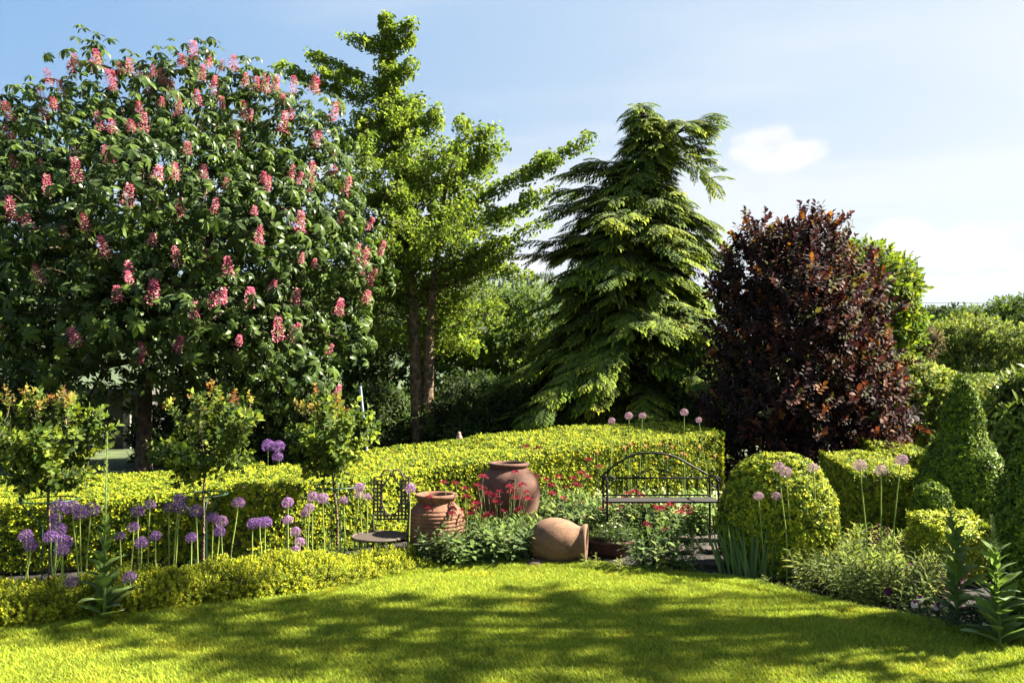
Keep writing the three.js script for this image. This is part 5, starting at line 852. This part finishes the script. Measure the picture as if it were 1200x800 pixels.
// heuchera flower wands
[[1022, 618], [1030, 612], [1040, 616], [1066, 604], [1072, 612], [1058, 622]].forEach(([px, py], i) => {
  setSeed(1500 + i); const d = 6.9, e = at(px, py, d), b = V(e.x + gauss() * 0.03, -0.03, -d), h = e.clone().sub(b), o = thing('heuchera_wand', 'thin dark wand of tiny pinkish bells in front of the short dark hedge', 'flower', b, 'heuchera wands'), g = new GB(), f = new GB(); g.color(0.10, 0.03, 0.03); g.tube([V(0, 0, 0), h.clone().multiplyScalar(0.5), h], 0.002, 4); part('stem', g.geo(), M.stem, o);
  for (let k = 0; k < 26; k++) { const t = 0.62 + 0.38 * k / 26, a = k * 2.4, c = h.clone().multiplyScalar(t), r = 0.028 * (1.25 - t); f.color(0.42, 0.22, 0.2); f.leaf(c.clone().add(V(Math.cos(a) * r, 0, Math.sin(a) * r)), V(Math.cos(a), -0.3, Math.sin(a)), UPV, 0.012, 0.009, { rows: 2 }); } part('flower_bells', f.geo(), M.petal, o, 'stuff');
});
// pansies
function pansy(px, py, dark, label, group) {
  setSeed(px * 3 + py); const p = ground(px, py), o = thing('pansy', label, 'pansy', p, group), up = 0.1;
  const sg = new GB(); sg.color(0.12, 0.2, 0.05); sg.tube([V(0, -0.04, 0), V(0.005, up * 0.6, 0), V(0, up, 0.01)], 0.002, 4); part('stem', sg.geo(), M.stem, o);
  for (let k = 0; k < 5; k++) { const a = Math.PI / 2 + (k - 2) * 1.2, g = new GB(), dk = dark || k === 2; dk ? g.color(0.14, 0.02, 0.10) : g.color(0.75, 0.62, 0.55); g.leaf(V(0, up, 0.012 + k * 0.001), V(Math.cos(a), Math.sin(a), 0.15), V(0, 0.15, 1), 0.032, 0.034, { rows: 4, droop: 0, fold: 0, widest: 0.6, tip: 0.25 }); part('petal', g.geo(), M.petal, o); }
}
for (const [x, y, dk] of [[1071, 724, 0], [1077, 718, 0], [1098, 727, 0], [1106, 722, 0], [1041, 708, 1], [931, 678, 0], [932, 683, 0]]) pansy(x, y, dk, dk ? 'small dark purple pansy among the bushy pale perennials' : 'small white pansy with a dark centre at the edge of the bed', dk ? undefined : 'white pansies along the lawn edge');
// iris leaves
{
  const p = gp(876, 680), o = thing('iris_clump', 'fan of upright sword-shaped iris leaves at the path edge', 'iris', p); setSeed(1600);
  for (let k = 0; k < 30; k++) { const g = new GB(), x = rr(-0.2, 0.16), z = rr(-0.12, 0.1), ln = rr(0.32, 0.58), lx = x * 1.1 - 0.12 + gauss() * 0.22, w = rr(0.75, 1.2); g.color(0.09 * w, 0.155 * w, 0.045 * w); g.leaf(V(x, -0.04, z), V(lx, 1, gauss() * 0.2), V(gauss(), 0, 1), ln, rr(0.018, 0.028), { rows: 6, fold: 0.1, droop: rr(0.02, 0.25), widest: 0.3, tip: 0.1 }); part('leaf', g.geo(), M.leaf, o); }
}
// tall leafy spikes (foxglove and the like)
function leafySpike(label, px, py, h, { leaves = 26, L = 0.26, W = 0.08, seed, pal, spike = 0.35, lean = V(0, 0, 0), bent = 0, name = 'foxglove_plant' }) {
  setSeed(seed); const p = ground(px, py), o = thing(name, label, 'foxglove', p), P = (t) => V(lean.x * t * t + bent * Math.pow(t, 6), h * t - Math.abs(bent) * 0.8 * Math.pow(t, 8), lean.z * t * t);
  const sg = new GB(); sg.color(0.14, 0.2, 0.05); const pts = []; for (let k = 0; k <= 14; k++) pts.push(P(k / 14)); sg.tube(pts, (t) => 0.011 - 0.008 * t, 7); part('stem', sg.geo(), M.stem, o);
  for (let k = 0; k < leaves; k++) { const t = 0.04 + Math.pow(k / leaves, 1.05) * (1 - spike) * 1.0, a = k * 2.4 + rr(-0.7, 0.7), s = lerp(1, 0.4, t / (1 - spike)) * rr(0.65, 1.2), el = lerp(1.0, 0.5, t / (1 - spike)) + rr(-0.15, 0.15), c = pal(), g = new GB(); g.color(...c); g.leaf(P(t), V(Math.cos(a) * Math.sin(el), Math.cos(el), Math.sin(a) * Math.sin(el)), UPV, L * s, W * s, { rows: 7, fold: 0.22, droop: rr(0.05, 0.7), widest: 0.45 }); part('leaf', g.geo(), M.leaf, o); }
  const bg = new GB(); for (let k = 0; k < 90; k++) { const t = 1 - spike + spike * k / 90, a = k * 2.4, w = rr(0.8, 1.2), r = 0.035 * (1.12 - (t - 1 + spike) / spike); bg.color(0.17 * w, 0.22 * w, 0.06 * w); bg.leaf(P(t), V(Math.cos(a), 0.9, Math.sin(a)), UPV, r + 0.012, 0.012, { rows: 2, droop: 0.1 }); } part('bud_spike', bg.geo(), M.leaf, o, 'stuff');
}
const foxPal = palette([[0.10, 0.17, 0.024, 4], [0.14, 0.215, 0.028, 3], [0.07, 0.125, 0.02, 2]], 0.15);
leafySpike('tall leafy green spike growing out of the golden edging hedge', 122, 733, 1.30, { seed: 1701, leaves: 34, L: 0.25, W: 0.125, pal: foxPal, spike: 0.5, lean: V(0.03, 0, 0.02) });
leafySpike('foxglove plant with a nodding tip beside the golden box block', 1122, 730, 0.98, { seed: 1702, leaves: 46, L: 0.25, W: 0.11, pal: foxPal, spike: 0.35, lean: V(-0.02, 0, 0), bent: -0.16 });
leafySpike('foxglove plant with broad leaves in front of the broad dark cone', 1172, 762, 0.82, { seed: 1703, leaves: 44, L: 0.27, W: 0.12, pal: foxPal, spike: 0.3, lean: V(-0.05, 0, 0) });

// bed-floor plants in the allium bed
for (const [px, py, label, seed] of [[20, 705, 'strappy leaf tuft under the violet alliums', 61], [190, 690, 'low leafy tuft under the purple alliums', 62], [270, 682, 'low reddish leafy tuft between the roses', 63], [330, 672, 'low leafy tuft under the mauve alliums', 64], [370, 664, 'low leafy tuft at the foot of the rose near the chair', 65], [420, 655, 'low leafy tuft behind the iron chair', 66]])
  clump('leafy_tuft', label, 'plant', gp(px, py, 0.15), { R: 0.28, n: 34, geos: narrowStems, pal: seed === 63 ? palette([[0.14, 0.07, 0.03, 3], [0.09, 0.14, 0.03, 3]], 0.2) : greens, seed, size: [0.3, 0.65], lean: 0.5 });

{
  const d = 9.9, c = at(538, 512, d), o = thing('garden_finial', 'small pale pink and white knob showing above the long hedge', 'ornament', V(c.x, 0, -d)), y = c.y;
  part('stake', new GB().tube([V(0, -0.03, 0), V(0, y - 0.06, 0)], 0.012, 6).geo(), M.twig, o);
  part('knob', new THREE.LatheGeometry([[0.001, -0.07], [0.03, -0.065], [0.042, -0.03], [0.036, 0.01], [0.02, 0.03], [0.024, 0.045], [0.018, 0.06], [0.001, 0.068]].map(([r, h]) => new THREE.Vector2(r, h)), 18).translate(0, y, 0), new THREE.MeshStandardMaterial({ color: LIN(0.34, 0.2, 0.17), roughness: 0.8, map: clayColor }), o);
}
// ------------------------------------------------------------------ pole, shed, fence, cables
{
  const o = thing('leaning_pole', 'slender pale metal pole leaning behind the box hedge', 'pole', V(at(436, 0, 9.6).x, 0, -9.6)), a = V(0.02, -0.02, 0), e = at(422, 452, 9.6).sub(o.position);
  part('shaft', new GB().tube([a, e], 0.014, 8).geo(), M.paleMetal, o); part('end_cap', new GB().tube([e, e.clone().add(V(-0.002, 0.03, 0))], 0.018, 8).geo(), M.iron, o);
}
{
  const d = 17.5, o = thing('board_fence', 'low pale grey vertical board fence in the shade behind the widest rose', 'fence', V(0, 0, -d)), s = d / F, y1 = EYE - (523 - HY) * s;
  for (let k = 0; k < 12; k++) { const m = part('board', new THREE.BoxGeometry(0.145, y1 + 0.02, 0.02), M.board, o); m.position.set(at(38, 0, d).x - 0.08 - k * 0.15, y1 / 2 - 0.01, (k % 2) * 0.004); }
  for (const y of [0.1, 0.62]) { const m = part('rail', new THREE.BoxGeometry(1.85, 0.06, 0.03), M.board, o); m.position.set(at(38, 0, d).x - 0.9, y * y1 / 0.7, -0.03); }
}
{
  const d = 21, s = d / F, o = thing('garden_shed', 'small dark shed with pale corner posts seen under the chestnut', 'shed', V(at(90, 0, d).x, 0, -d)), X = (px) => (px - 90) * s, Y = (py) => EYE - (py - HY) * s;
  const box = (name, x0, x1, y0, y1, z0, z1, mat) => { const m = part(name, new THREE.BoxGeometry(x1 - x0, y1 - y0, z1 - z0), mat, o); m.position.set((x0 + x1) / 2, (y0 + y1) / 2, (z0 + z1) / 2); return m; };
  box('wall', X(10), X(170), -0.05, Y(462), -2.2, -0.05, M.shedDark);
  for (const px of [70, 104, 150]) box('post', X(px - 4), X(px + 4), -0.05, Y(466), -0.03, 0.1, M.board);
  for (const py of [509, 530, 548]) box('rail', X(14), X(166), Y(py + 2), Y(py - 2), 0.12, 0.17, M.board);
  box('roof', X(0), X(180), Y(462), Y(455), -2.4, 0.35, M.shedDark);
}
for (const [y0, y1, label] of [[352.5, 350.5, 'upper of two thin power cables crossing the sky above the orchard'], [361, 361.5, 'lower of two thin power cables crossing the sky above the orchard']]) {
  const d = 70, a = at(900, y0, d), e = at(1900, y1 - 14, d), pts = []; for (let k = 0; k <= 20; k++) { const t = k / 20; pts.push(a.clone().lerp(e, t).add(V(0, -1.6 * 4 * t * (1 - t) * 0.4, 0))); }
  const m = part(numbered('power_cable'), new GB().tube(pts, 0.022, 5).geo(), M.shedDark, scene); m.userData = { label, category: 'cable' };
}

scene.fog = new THREE.FogExp2(new THREE.Color(0.80, 0.88, 1.0), 0.000012);   // summer haze in front of the far hill
renderer.render(scene, camera);
